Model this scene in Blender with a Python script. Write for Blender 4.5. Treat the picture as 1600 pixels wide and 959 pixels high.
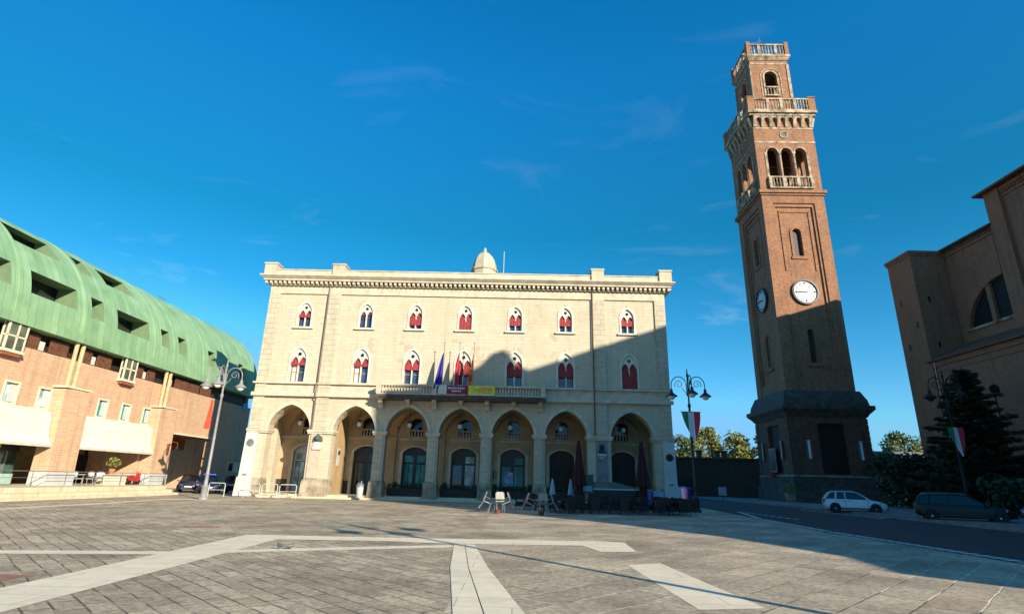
import bpy, math, random
from math import sin, cos, pi, radians as rad, sqrt
from mathutils import Matrix, Vector
random.seed(7)
S = bpy.context.scene
for o in list(bpy.data.objects): bpy.data.objects.remove(o)
# ------------------------------------------------------------------ camera
EYE = 1.65
cd = bpy.data.cameras.new('camera'); cam = bpy.data.objects.new('camera', cd); S.collection.objects.link(cam)
p, r = 0.3063, 0.0248
f_ = Vector((0, cos(p), sin(p))); u_ = Vector((0, -sin(p), cos(p))); x_ = Vector((1, 0, 0))
rx = x_*cos(r) + u_*sin(r); ru = -x_*sin(r) + u_*cos(r)
m = Matrix((rx, ru, -f_)).transposed().to_4x4(); m.translation = (0, 0, EYE)
cam.matrix_world = m
cd.sensor_width = 36; cd.lens = 860.14/1600*36; cd.clip_end = 4000; cd.clip_start = 0.1
S.camera = cam
# ------------------------------------------------------------------ light
SUN_AZ = (0.616, -0.788); SUN_EL = 19.8
w = bpy.data.worlds.new('World'); S.world = w; w.use_nodes = True
nt = w.node_tree; N = nt.nodes; L = nt.links; N.clear()
out = N.new('ShaderNodeOutputWorld'); bg = N.new('ShaderNodeBackground'); sky = N.new('ShaderNodeTexSky')
sky.sky_type = 'NISHITA'; sky.sun_disc = False; sky.sun_elevation = rad(SUN_EL)
sky.sun_rotation = math.atan2(SUN_AZ[0], SUN_AZ[1]); sky.air_density = 1.0; sky.dust_density = 0.3; sky.ozone_density = 3.0
hs = N.new('ShaderNodeHueSaturation'); hs.inputs['Saturation'].default_value = 1.36; hs.inputs['Hue'].default_value = 0.496; hs.inputs['Value'].default_value = 1.40
cap = N.new('ShaderNodeMix'); cap.data_type = 'RGBA'; cap.blend_type = 'DARKEN'; cap.inputs[0].default_value = 1; cap.inputs[7].default_value = (3.2, 4.2, 5.6, 1)
L.new(sky.outputs[0], cap.inputs[6]); L.new(cap.outputs[2], hs.inputs['Color'])
tc = N.new('ShaderNodeTexCoord'); mp = N.new('ShaderNodeMapping'); mp.inputs['Scale'].default_value = (2.0, 2.0, 7.0); mp.inputs['Rotation'].default_value = (0.25, 0.35, 0.3)
nz = N.new('ShaderNodeTexNoise'); nz.inputs['Scale'].default_value = 1.6; nz.inputs['Detail'].default_value = 7; nz.inputs['Roughness'].default_value = 0.62; nz.inputs['Distortion'].default_value = 0.8
L.new(tc.outputs['Generated'], mp.inputs[0]); L.new(mp.outputs[0], nz.inputs['Vector'])
cr = N.new('ShaderNodeValToRGB'); cr.color_ramp.elements[0].position = 0.60; cr.color_ramp.elements[1].position = 0.86
cr.color_ramp.elements[1].color = (0.22, 0.22, 0.22, 1); L.new(nz.outputs['Fac'], cr.inputs[0])
sp = N.new('ShaderNodeSeparateXYZ'); L.new(tc.outputs['Generated'], sp.inputs[0])
mr = N.new('ShaderNodeMapRange'); mr.inputs[1].default_value = 0.05; mr.inputs[2].default_value = 0.55; mr.inputs[3].default_value = 1.0; mr.inputs[4].default_value = 0.15
L.new(sp.outputs['Z'], mr.inputs[0])
mu = N.new('ShaderNodeMath'); mu.operation = 'MULTIPLY'; L.new(cr.outputs[0], mu.inputs[0]); L.new(mr.outputs[0], mu.inputs[1])
mx = N.new('ShaderNodeMix'); mx.data_type = 'RGBA'; 
hz = N.new('ShaderNodeValToRGB'); L.new(sp.outputs['Z'], hz.inputs[0])
for k_, (ps_, c_) in enumerate(((0.0, (0.30, 0.60, 0.74)), (0.14, (0.46, 0.69, 0.77)), (0.42, (0.24, 0.74, 0.66)), (0.64, (0.60, 1, 1)))):
    e_ = hz.color_ramp.elements[k_] if k_ < 2 else hz.color_ramp.elements.new(ps_)
    e_.position = ps_; e_.color = (*c_, 1)
hm = N.new('ShaderNodeMix'); hm.data_type = 'RGBA'; hm.blend_type = 'MULTIPLY'; hm.inputs[0].default_value = 1; L.new(hs.outputs[0], hm.inputs[6]); L.new(hz.outputs[0], hm.inputs[7])
L.new(mu.outputs[0], mx.inputs[0]); L.new(hm.outputs[2], mx.inputs[6]); mx.inputs[7].default_value = (8.5, 9, 9.5, 1)
L.new(mx.outputs[2], bg.inputs['Color']); bg.inputs['Strength'].default_value = 0.10
L.new(bg.outputs[0], out.inputs[0])
sd = bpy.data.lights.new('sun', 'SUN'); sd.energy = 4.9; sd.angle = rad(0.5); sd.color = (1.0, 0.895, 0.71)
so = bpy.data.objects.new('sun', sd); S.collection.objects.link(so)
sv = Vector((SUN_AZ[0]*cos(rad(SUN_EL)), SUN_AZ[1]*cos(rad(SUN_EL)), sin(rad(SUN_EL))))
so.rotation_euler = sv.to_track_quat('Z', 'Y').to_euler(); so.location = (60, -70, 60)
S.view_settings.view_transform = 'Standard'; S.view_settings.look = 'None'; S.view_settings.gamma = 1; S.view_settings.exposure = 0.78

# ------------------------------------------------------------------ materials
MATS = {}
def new_mat(name):
    mt = bpy.data.materials.new(name); mt.use_nodes = True; MATS[name] = mt
    return mt, mt.node_tree.nodes, mt.node_tree.links, mt.node_tree.nodes['Principled BSDF']
def plain(name, col, rough=0.7, metal=0.0, var=0.12, scale=3.0, bump=0.0, coat=0.0, alpha=None):
    mt, n, l, b = new_mat(name)
    tcn = n.new('ShaderNodeTexCoord'); nz = n.new('ShaderNodeTexNoise'); nz.inputs['Scale'].default_value = scale; nz.inputs['Detail'].default_value = 5
    l.new(tcn.outputs['Object'], nz.inputs['Vector'])
    rp = n.new('ShaderNodeValToRGB'); a = 1-var*1.6; c2 = 1+var
    rp.color_ramp.elements[0].position = 0.3; rp.color_ramp.elements[1].position = 0.7
    rp.color_ramp.elements[0].color = (*[min(1, c*a) for c in col], 1); rp.color_ramp.elements[1].color = (*[min(1, c*c2) for c in col], 1)
    l.new(nz.outputs['Fac'], rp.inputs[0]); l.new(rp.outputs[0], b.inputs['Base Color'])
    b.inputs['Roughness'].default_value = rough; b.inputs['Metallic'].default_value = metal
    if coat: b.inputs['Coat Weight'].default_value = coat; b.inputs['Coat Roughness'].default_value = 0.05
    if bump:
        bp = n.new('ShaderNodeBump'); bp.inputs['Strength'].default_value = bump; bp.inputs['Distance'].default_value = 0.03
        n2 = n.new('ShaderNodeTexNoise'); n2.inputs['Scale'].default_value = scale*6; n2.inputs['Detail'].default_value = 4; l.new(tcn.outputs['Object'], n2.inputs['Vector'])
        l.new(n2.outputs['Fac'], bp.inputs['Height']); l.new(bp.outputs[0], b.inputs['Normal'])
    return mt
def blocks(name, c1, c2, mortar, bw, bh, ms=0.012, wall=True, stain=None, stain_amt=0.5, bump=0.5, rough=0.85, stain_scale=0.35, rot=0.0, patch=None, msmooth=0.1, var=0.35, nscale=2.2, streak=0.28):
    """brick/stone courses; wall=True maps (x+y, z), else (x, y) rotated"""
    mt, n, l, b = new_mat(name)
    tcn = n.new('ShaderNodeTexCoord')
    if wall:
        s_ = n.new('ShaderNodeSeparateXYZ'); l.new(tcn.outputs['Object'], s_.inputs[0])
        ad = n.new('ShaderNodeMath'); ad.operation = 'ADD'; l.new(s_.outputs['X'], ad.inputs[0]); l.new(s_.outputs['Y'], ad.inputs[1])
        cb = n.new('ShaderNodeCombineXYZ'); l.new(ad.outputs[0], cb.inputs['X']); l.new(s_.outputs['Z'], cb.inputs['Y']); vec = cb.outputs[0]
    else:
        mpn = n.new('ShaderNodeMapping'); mpn.inputs['Rotation'].default_value = (0, 0, rot); l.new(tcn.outputs['Object'], mpn.inputs[0]); vec = mpn.outputs[0]
    br = n.new('ShaderNodeTexBrick'); br.inputs['Scale'].default_value = 1; br.inputs['Brick Width'].default_value = bw; br.inputs['Row Height'].default_value = bh
    br.inputs['Mortar Size'].default_value = ms; br.inputs['Mortar Smooth'].default_value = msmooth; br.inputs['Bias'].default_value = 0
    br.inputs['Color1'].default_value = (*c1, 1); br.inputs['Color2'].default_value = (*c2, 1); br.inputs['Mortar'].default_value = (*mortar, 1)
    l.new(vec, br.inputs['Vector'])
    nz = n.new('ShaderNodeTexNoise'); nz.inputs['Scale'].default_value = nscale; nz.inputs['Detail'].default_value = 8; nz.inputs['Roughness'].default_value = 0.7; l.new(tcn.outputs['Object'], nz.inputs['Vector'])
    mrn = n.new('ShaderNodeMapRange'); mrn.inputs[1].default_value = 0.3; mrn.inputs[2].default_value = 0.7; mrn.inputs[3].default_value = 1-var; mrn.inputs[4].default_value = 1+var*0.55; l.new(nz.outputs['Fac'], mrn.inputs[0])
    mul = n.new('ShaderNodeMix'); mul.data_type = 'RGBA'; mul.blend_type = 'MULTIPLY'; mul.inputs[0].default_value = 1
    l.new(br.outputs['Color'], mul.inputs[6]); l.new(mrn.outputs[0], mul.inputs[7]); col = mul.outputs[2]
    if stain:
        n3 = n.new('ShaderNodeTexNoise'); n3.inputs['Scale'].default_value = stain_scale; n3.inputs['Detail'].default_value = 9; n3.inputs['Roughness'].default_value = 0.68; l.new(tcn.outputs['Object'], n3.inputs['Vector'])
        m3 = n.new('ShaderNodeMapRange'); m3.inputs[1].default_value = 0.48; m3.inputs[2].default_value = 0.68; m3.inputs[4].default_value = stain_amt; l.new(n3.outputs['Fac'], m3.inputs[0])
        mxn = n.new('ShaderNodeMix'); mxn.data_type = 'RGBA'; l.new(m3.outputs[0], mxn.inputs[0]); l.new(col, mxn.inputs[6]); mxn.inputs[7].default_value = (*stain, 1); col = mxn.outputs[2]
    if wall:
        ms_ = n.new('ShaderNodeMapping'); ms_.inputs['Scale'].default_value = (1.6, 1.6, 0.12); l.new(tcn.outputs['Object'], ms_.inputs[0])
        n6 = n.new('ShaderNodeTexNoise'); n6.inputs['Scale'].default_value = 1.5; n6.inputs['Detail'].default_value = 6; n6.inputs['Roughness'].default_value = 0.6; l.new(ms_.outputs[0], n6.inputs['Vector'])
        g6 = n.new('ShaderNodeMapRange'); g6.inputs[1].default_value = 0.5; g6.inputs[2].default_value = 0.72; g6.inputs[3].default_value = 1.0; g6.inputs[4].default_value = 1-streak; l.new(n6.outputs['Fac'], g6.inputs[0])
        m6 = n.new('ShaderNodeMix'); m6.data_type = 'RGBA'; m6.blend_type = 'MULTIPLY'; m6.inputs[0].default_value = 1; l.new(col, m6.inputs[6]); l.new(g6.outputs[0], m6.inputs[7]); col = m6.outputs[2]
    if patch:   # sparse repaired patches of another colour
        vo = n.new('ShaderNodeTexBrick'); vo.inputs['Scale'].default_value = 1; vo.inputs['Brick Width'].default_value = 0.9; vo.inputs['Row Height'].default_value = 0.3; vo.inputs['Mortar Size'].default_value = 0
        vo.inputs['Color1'].default_value = (0, 0, 0, 1); vo.inputs['Color2'].default_value = (1, 1, 1, 1); l.new(vec, vo.inputs['Vector'])
        n5 = n.new('ShaderNodeTexNoise'); n5.inputs['Scale'].default_value = 0.45; n5.inputs['Detail'].default_value = 2; l.new(tcn.outputs['Object'], n5.inputs['Vector'])
        a5 = n.new('ShaderNodeMath'); a5.operation = 'MULTIPLY_ADD'; l.new(vo.outputs['Color'], a5.inputs[0]); a5.inputs[1].default_value = 0.16; l.new(n5.outputs['Fac'], a5.inputs[2])
        g5 = n.new('ShaderNodeMapRange'); g5.inputs[1].default_value = 0.74; g5.inputs[2].default_value = 0.77; g5.inputs[4].default_value = 0.45; l.new(a5.outputs[0], g5.inputs[0])
        m5 = n.new('ShaderNodeMix'); m5.data_type = 'RGBA'; l.new(g5.outputs[0], m5.inputs[0]); l.new(col, m5.inputs[6]); m5.inputs[7].default_value = (*patch, 1); col = m5.outputs[2]
    l.new(col, b.inputs['Base Color']); b.inputs['Roughness'].default_value = rough
    bp = n.new('ShaderNodeBump'); bp.inputs['Strength'].default_value = bump; bp.inputs['Distance'].default_value = 0.02; bp.invert = True
    ad2 = n.new('ShaderNodeMath'); ad2.operation = 'MULTIPLY_ADD'; l.new(nz.outputs['Fac'], ad2.inputs[0]); ad2.inputs[1].default_value = -0.3; l.new(br.outputs['Fac'], ad2.inputs[2])
    l.new(ad2.outputs[0], bp.inputs['Height']); l.new(bp.outputs[0], b.inputs['Normal'])
    return mt
def glass(name, col, rough=0.06, spec=0.5):
    mt, n, l, b = new_mat(name)
    tcn = n.new('ShaderNodeTexCoord'); nz = n.new('ShaderNodeTexNoise'); nz.inputs['Scale'].default_value = 1.1; l.new(tcn.outputs['Object'], nz.inputs['Vector'])
    rp = n.new('ShaderNodeValToRGB'); rp.color_ramp.elements[0].color = (*[c*0.45 for c in col], 1); rp.color_ramp.elements[1].color = (*[c*1.3 for c in col], 1)
    rp.color_ramp.elements[0].position = 0.35; rp.color_ramp.elements[1].position = 0.65
    l.new(nz.outputs['Fac'], rp.inputs[0]); l.new(rp.outputs[0], b.inputs['Base Color']); b.inputs['Roughness'].default_value = rough; b.inputs['Specular IOR Level'].default_value = spec
    bp = n.new('ShaderNodeBump'); bp.inputs['Strength'].default_value = 0.06; l.new(nz.outputs['Fac'], bp.inputs['Height']); l.new(bp.outputs[0], b.inputs['Normal'])
    return mt
STONE = blocks('pale_ashlar', (0.53, 0.465, 0.345), (0.49, 0.43, 0.32), (0.41, 0.345, 0.25), 0.95, 0.30, 0.010, stain=(0.36, 0.29, 0.19), stain_amt=0.35, bump=0.35, patch=(0.40, 0.24, 0.15), var=0.10, streak=0.14)
QUOIN = blocks('quoin_ashlar', (0.52, 0.455, 0.34), (0.47, 0.41, 0.305), (0.34, 0.28, 0.20), 0.98, 0.46, 0.02, stain=(0.34, 0.27, 0.18), stain_amt=0.4, bump=0.6, msmooth=0.3, var=0.12, streak=0.14)
TRIM = plain('pale_trim', (0.53, 0.46, 0.35), 0.8, var=0.14, scale=1.8, bump=0.2)
WHITE = plain('white_stone', (0.62, 0.57, 0.48), 0.7, var=0.1, scale=2.5, bump=0.1)
MARBLE = plain('white_marble', (0.50, 0.50, 0.49), 0.45, var=0.08, scale=1.2)
GMARBLE = plain('grey_marble', (0.17, 0.18, 0.20), 0.4, var=0.25, scale=2)
PLINTH = plain('worn_plinth', (0.34, 0.28, 0.20), 0.9, var=0.35, scale=1.6, bump=0.5)
PINKP = plain('pink_render', (0.50, 0.38, 0.29), 0.8, var=0.1)
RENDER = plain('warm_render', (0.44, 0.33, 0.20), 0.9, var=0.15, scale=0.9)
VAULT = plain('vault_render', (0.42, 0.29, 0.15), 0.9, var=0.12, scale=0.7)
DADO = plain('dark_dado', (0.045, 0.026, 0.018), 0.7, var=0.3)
RED = plain('red_blind', (0.27, 0.025, 0.03), 0.75, var=0.2, scale=5)
WINGL = glass('blue_glass', (0.03, 0.06, 0.14), 0.05, 0.8)
LITGL = glass('pale_glass', (0.42, 0.55, 0.56), 0.2, 0.3)
TEAL = glass('teal_glass', (0.03, 0.26, 0.26), 0.2, 0.3)
DARKGL = glass('dark_glass', (0.012, 0.015, 0.018), 0.06, 0.6)
WOOD = plain('window_timber', (0.30, 0.17, 0.07), 0.5, var=0.2, scale=6)
DARK = plain('black_paint', (0.012, 0.012, 0.014), 0.45, var=0.2)
BROWND = plain('dark_shutter', (0.035, 0.02, 0.014), 0.6, var=0.2)
IRON = plain('cast_iron', (0.035, 0.037, 0.042), 0.5, 0.3, var=0.2)
GREYM = plain('grey_metal', (0.30, 0.31, 0.33), 0.4, 0.7, var=0.15)
WHITEM = plain('white_enamel', (0.52, 0.52, 0.51), 0.35, var=0.06)
GLOBE = plain('opal_globe', (0.8, 0.8, 0.76), 0.2, var=0.03)
BRICKT = blocks('tower_brick', (0.22, 0.09, 0.04), (0.39, 0.18, 0.09), (0.30, 0.19, 0.12), 0.26, 0.09, 0.008, stain=(0.15, 0.075, 0.045), stain_amt=0.6, bump=0.3, stain_scale=0.5, var=0.3, nscale=6)
TSTONE = plain('weathered_stone', (0.37, 0.29, 0.20), 0.85, var=0.45, scale=1.3, bump=0.4)
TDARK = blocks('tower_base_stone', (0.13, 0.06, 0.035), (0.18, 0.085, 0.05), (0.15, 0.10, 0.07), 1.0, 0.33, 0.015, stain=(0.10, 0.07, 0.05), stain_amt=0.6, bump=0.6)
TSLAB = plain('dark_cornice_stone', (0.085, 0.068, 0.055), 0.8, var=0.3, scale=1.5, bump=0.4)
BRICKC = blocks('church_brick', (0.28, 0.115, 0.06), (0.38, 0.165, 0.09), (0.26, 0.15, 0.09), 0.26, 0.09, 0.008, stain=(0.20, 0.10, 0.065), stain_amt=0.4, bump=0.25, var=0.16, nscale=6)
TILE = blocks('roof_tiles', (0.26, 0.11, 0.06), (0.18, 0.08, 0.05), (0.06, 0.03, 0.02), 0.2, 0.35, 0.02, wall=False, bump=0.8)
BRICKL = blocks('orange_brick', (0.54, 0.29, 0.165), (0.60, 0.37, 0.22), (0.56, 0.42, 0.30), 0.5, 0.15, 0.022, stain=(0.52, 0.27, 0.14), stain_amt=0.3, bump=0.2, var=0.09, nscale=4)
CREAM = plain('cream_render', (0.68, 0.60, 0.44), 0.8, var=0.08, scale=1.4)
STEPS = blocks('cream_limestone', (0.66, 0.57, 0.40), (0.60, 0.51, 0.35), (0.45, 0.36, 0.24), 1.4, 0.36, 0.012, stain=(0.52, 0.38, 0.22), stain_amt=0.4, bump=0.2, var=0.12)
AWN = plain('white_canvas', (0.60, 0.58, 0.53), 0.9, var=0.05, scale=1.0)
AWN2 = plain('cream_canvas_edge', (0.52, 0.47, 0.39), 0.9, var=0.08, scale=3.0)
SHUT = plain('brown_shutter', (0.14, 0.055, 0.028), 0.7, var=0.35, scale=7)
YPIPE = plain('ochre_pipe', (0.56, 0.40, 0.22), 0.5, var=0.15)
FLUSHG = plain('green_panel', (0.16, 0.24, 0.13), 0.6, var=0.1)
def copper():
    mt, n, l, b = new_mat('green_copper')
    tcn = n.new('ShaderNodeTexCoord'); s_ = n.new('ShaderNodeSeparateXYZ'); l.new(tcn.outputs['Object'], s_.inputs[0])
    md = n.new('ShaderNodeMath'); md.operation = 'FRACT'; dv = n.new('ShaderNodeMath'); dv.operation = 'DIVIDE'; dv.inputs[1].default_value = 0.62
    l.new(s_.outputs['X'], dv.inputs[0]); l.new(dv.outputs[0], md.inputs[0])
    lt = n.new('ShaderNodeMath'); lt.operation = 'LESS_THAN'; lt.inputs[1].default_value = 0.09; l.new(md.outputs[0], lt.inputs[0])
    fl = n.new('ShaderNodeMath'); fl.operation = 'FLOOR'; l.new(dv.outputs[0], fl.inputs[0])
    wn = n.new('ShaderNodeTexWhiteNoise'); wn.noise_dimensions = '1D'; l.new(fl.outputs[0], wn.inputs['W'])
    nz = n.new('ShaderNodeTexNoise'); nz.inputs['Scale'].default_value = 0.8; nz.inputs['Detail'].default_value = 6; l.new(tcn.outputs['Object'], nz.inputs['Vector'])
    a = n.new('ShaderNodeMath'); a.operation = 'MULTIPLY_ADD'; l.new(wn.outputs['Value'], a.inputs[0]); a.inputs[1].default_value = 0.3; l.new(nz.outputs['Fac'], a.inputs[2])
    rp = n.new('ShaderNodeValToRGB'); rp.color_ramp.elements[0].position = 0.3; rp.color_ramp.elements[1].position = 0.95
    rp.color_ramp.elements[0].color = (0.16, 0.30, 0.155, 1); rp.color_ramp.elements[1].color = (0.29, 0.46, 0.26, 1); l.new(a.outputs[0], rp.inputs[0])
    mx2 = n.new('ShaderNodeMix'); mx2.data_type = 'RGBA'; mf = n.new('ShaderNodeMath'); mf.operation = 'MULTIPLY'; mf.inputs[1].default_value = 0.45; l.new(lt.outputs[0], mf.inputs[0])
    l.new(mf.outputs[0], mx2.inputs[0]); l.new(rp.outputs[0], mx2.inputs[6]); mx2.inputs[7].default_value = (0.09, 0.20, 0.10, 1)
    l.new(mx2.outputs[2], b.inputs['Base Color']); b.inputs['Roughness'].default_value = 0.6
    bp = n.new('ShaderNodeBump'); bp.inputs['Strength'].default_value = 0.5; bp.inputs['Distance'].default_value = 0.03; l.new(lt.outputs[0], bp.inputs['Height']); l.new(bp.outputs[0], b.inputs['Normal'])
    return mt
COPPER = copper()
def paving():
    """slabs laid in blocks: a 45 degree field whose running direction flips between patches"""
    mt, n, l, b = new_mat('stone_setts')
    tcn = n.new('ShaderNodeTexCoord')
    def field(rot, bw, bh, off):
        mpn = n.new('ShaderNodeMapping'); mpn.inputs['Rotation'].default_value = (0, 0, rad(rot)); mpn.inputs['Location'].default_value = (off, off*0.6, 0)
        nd = n.new('ShaderNodeTexNoise'); nd.inputs['Scale'].default_value = 0.7; nd.inputs['Detail'].default_value = 3; l.new(tcn.outputs['Object'], nd.inputs['Vector'])
        vm = n.new('ShaderNodeVectorMath'); vm.operation = 'MULTIPLY_ADD'; l.new(nd.outputs['Color'], vm.inputs[0]); vm.inputs[1].default_value = (0.10, 0.10, 0); l.new(tcn.outputs['Object'], vm.inputs[2])
        l.new(vm.outputs[0], mpn.inputs[0])
        br = n.new('ShaderNodeTexBrick'); br.inputs['Scale'].default_value = 1; br.inputs['Brick Width'].default_value = bw; br.inputs['Row Height'].default_value = bh
        br.inputs['Mortar Size'].default_value = 0.017; br.inputs['Mortar Smooth'].default_value = 0.5; br.offset = 0.37
        br.inputs['Color1'].default_value = (0.36, 0.285, 0.195, 1); br.inputs['Color2'].default_value = (0.52, 0.42, 0.295, 1); br.inputs['Mortar'].default_value = (0.50, 0.40, 0.29, 1)
        l.new(mpn.outputs[0], br.inputs['Vector']); return br
    A = field(-45, 1.45, 0.70, 0.0); B = field(45, 0.62, 0.31, 3.1)
    s_ = n.new('ShaderNodeSeparateXYZ'); l.new(tcn.outputs['Object'], s_.inputs[0])
    g = n.new('ShaderNodeMath'); g.operation = 'GREATER_THAN'; g.inputs[1].default_value = -0.8; l.new(s_.outputs['X'], g.inputs[0])
    mc = n.new('ShaderNodeMix'); mc.data_type = 'RGBA'; l.new(g.outputs[0], mc.inputs[0]); l.new(B.outputs['Color'], mc.inputs[6]); l.new(A.outputs['Color'], mc.inputs[7])
    mf = n.new('ShaderNodeMix'); l.new(g.outputs[0], mf.inputs[0]); l.new(B.outputs['Fac'], mf.inputs[2]); l.new(A.outputs['Fac'], mf.inputs[3])
    nz = n.new('ShaderNodeTexNoise'); nz.inputs['Scale'].default_value = 9; nz.inputs['Detail'].default_value = 12; nz.inputs['Roughness'].default_value = 0.82; l.new(tcn.outputs['Object'], nz.inputs['Vector'])
    m1 = n.new('ShaderNodeMapRange'); m1.inputs[1].default_value = 0.33; m1.inputs[2].default_value = 0.66; m1.inputs[3].default_value = 0.28; m1.inputs[4].default_value = 1.55; l.new(nz.outputs['Fac'], m1.inputs[0])
    n2 = n.new('ShaderNodeTexNoise'); n2.inputs['Scale'].default_value = 0.45; n2.inputs['Detail'].default_value = 8; n2.inputs['Roughness'].default_value = 0.65; l.new(tcn.outputs['Object'], n2.inputs['Vector'])
    m2 = n.new('ShaderNodeMapRange'); m2.inputs[1].default_value = 0.35; m2.inputs[2].default_value = 0.65; m2.inputs[3].default_value = 0.62; m2.inputs[4].default_value = 1.22; l.new(n2.outputs['Fac'], m2.inputs[0])
    mm = n.new('ShaderNodeMath'); mm.operation = 'MULTIPLY'; l.new(m1.outputs[0], mm.inputs[0]); l.new(m2.outputs[0], mm.inputs[1])
    mul = n.new('ShaderNodeMix'); mul.data_type = 'RGBA'; mul.blend_type = 'MULTIPLY'; mul.inputs[0].default_value = 1; l.new(mm.outputs[0], mul.inputs[7])
    nj = n.new('ShaderNodeTexNoise'); nj.inputs['Scale'].default_value = 1.7; nj.inputs['Detail'].default_value = 5; l.new(tcn.outputs['Object'], nj.inputs['Vector'])
    jm = n.new('ShaderNodeMapRange'); jm.inputs[1].default_value = 0.38; jm.inputs[2].default_value = 0.54; jm.inputs[3].default_value = 0.2; jm.inputs[4].default_value = 0.9; l.new(nj.outputs['Fac'], jm.inputs[0])
    jf = n.new('ShaderNodeMath'); jf.operation = 'MULTIPLY'; l.new(mf.outputs[0], jf.inputs[0]); l.new(jm.outputs[0], jf.inputs[1])
    nk = n.new('ShaderNodeTexNoise'); nk.inputs['Scale'].default_value = 0.25; l.new(tcn.outputs['Object'], nk.inputs['Vector'])
    gk = n.new('ShaderNodeMath'); gk.operation = 'GREATER_THAN'; gk.inputs[1].default_value = 0.5; l.new(nk.outputs['Fac'], gk.inputs[0])
    jp = n.new('ShaderNodeMix'); jp.data_type = 'RGBA'; l.new(gk.outputs[0], jp.inputs[0]); jp.inputs[6].default_value = (0.75, 0.66, 0.52, 1); jp.inputs[7].default_value = (0.08, 0.065, 0.05, 1)
    jx = n.new('ShaderNodeMix'); jx.data_type = 'RGBA'; l.new(jf.outputs[0], jx.inputs[0]); l.new(mc.outputs[2], jx.inputs[6]); jc = n.new('ShaderNodeMix'); jc.data_type = 'RGBA'; l.new(g.outputs[0], jc.inputs[0]); jc.inputs[6].default_value = (0.06, 0.048, 0.035, 1); l.new(jp.outputs[2], jc.inputs[7])
    l.new(jc.outputs[2], jx.inputs[7]); l.new(jx.outputs[2], mul.inputs[6])
    # dark gum / oil spots
    vo = n.new('ShaderNodeTexVoronoi'); vo.inputs['Scale'].default_value = 1.9; l.new(tcn.outputs['Object'], vo.inputs['Vector'])
    vs = n.new('ShaderNodeMapRange'); vs.inputs[1].default_value = 0.02; vs.inputs[2].default_value = 0.07; vs.inputs[3].default_value = 0.55; vs.inputs[4].default_value = 0; l.new(vo.outputs['Distance'], vs.inputs[0])
    ms = n.new('ShaderNodeMix'); ms.data_type = 'RGBA'; l.new(vs.outputs[0], ms.inputs[0]); l.new(mul.outputs[2], ms.inputs[6]); ms.inputs[7].default_value = (0.06, 0.05, 0.04, 1)
    l.new(ms.outputs[2], b.inputs['Base Color']); b.inputs['Roughness'].default_value = 0.85
    bp = n.new('ShaderNodeBump'); bp.inputs['Strength'].default_value = 0.7; bp.inputs['Distance'].default_value = 0.02
    hh = n.new('ShaderNodeMath'); hh.operation = 'MULTIPLY_ADD'; l.new(mf.outputs[0], hh.inputs[0]); hh.inputs[1].default_value = -1.0; l.new(nz.outputs['Fac'], hh.inputs[2])
    l.new(hh.outputs[0], bp.inputs['Height']); l.new(bp.outputs[0], b.inputs['Normal'])
    return mt
PAVE = paving()
BAND = blocks('pale_band_stone', (0.80, 0.68, 0.50), (0.74, 0.63, 0.46), (0.46, 0.39, 0.30), 1.6, 0.6, 0.010, wall=False, rot=0.012, stain=(0.55, 0.48, 0.37), stain_amt=0.5, stain_scale=1.2, bump=0.15, var=0.12)
REDB = plain('red_slab', (0.36, 0.16, 0.10), 0.8, var=0.2)
ASPH = plain('asphalt', (0.030, 0.027, 0.030), 0.85, var=0.3, scale=1.0, bump=0.35)
SIDEW = plain('sidewalk_stone', (0.20, 0.19, 0.18), 0.85, var=0.2, scale=1.4, bump=0.2)
PAINT = plain('road_paint', (0.62, 0.62, 0.60), 0.7, var=0.25, scale=4)
def leaf(name, c1, c2):
    mt, n, l, b = new_mat(name)
    oi = n.new('ShaderNodeNewGeometry'); rp = n.new('ShaderNodeValToRGB'); rp.color_ramp.elements[0].color = (*c1, 1); rp.color_ramp.elements[1].color = (*c2, 1)
    l.new(oi.outputs['Random Per Island'], rp.inputs[0]); l.new(rp.outputs[0], b.inputs['Base Color']); b.inputs['Roughness'].default_value = 0.6
    return mt
LEAFY = leaf('yellow_green_leaves', (0.10, 0.13, 0.03), (0.30, 0.27, 0.07))
LEAFG = leaf('green_leaves', (0.05, 0.10, 0.03), (0.13, 0.17, 0.06))
LEAFS = leaf('silver_leaves', (0.20, 0.22, 0.14), (0.40, 0.40, 0.28))
NEEDLE = leaf('conifer_needles', (0.015, 0.035, 0.018), (0.055, 0.09, 0.04))
BARK = plain('bark', (0.10, 0.075, 0.05), 0.9, var=0.3, scale=5, bump=0.5)
def flagmat(name, bands, axis='X', lo=0.0, hi=1.0):
    mt, n, l, b = new_mat(name); tcn = n.new('ShaderNodeTexCoord'); s_ = n.new('ShaderNodeSeparateXYZ'); l.new(tcn.outputs['Generated'], s_.inputs[0])
    rp = n.new('ShaderNodeValToRGB'); rp.color_ramp.interpolation = 'CONSTANT'
    while len(rp.color_ramp.elements) < len(bands): rp.color_ramp.elements.new(0.5)
    for i, c in enumerate(bands): rp.color_ramp.elements[i].position = i/len(bands); rp.color_ramp.elements[i].color = (*c, 1)
    l.new(s_.outputs[axis], rp.inputs[0]); l.new(rp.outputs[0], b.inputs['Base Color']); b.inputs['Roughness'].default_value = 0.8
    return mt
TRICOL = flagmat('tricolour_cloth', [(0.02, 0.20, 0.09), (0.72, 0.72, 0.74), (0.55, 0.03, 0.05)])
BLUEF = plain('blue_flag_cloth', (0.03, 0.03, 0.28), 0.8, var=0.2)
REDF = plain('red_flag_cloth', (0.60, 0.08, 0.03), 0.8, var=0.2)
GOLDF = flagmat('gold_red_cloth', [(0.50, 0.06, 0.03), (0.62, 0.30, 0.05), (0.55, 0.10, 0.03), (0.65, 0.33, 0.06), (0.30, 0.06, 0.03), (0.60, 0.25, 0.05)], 'Z')
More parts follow.
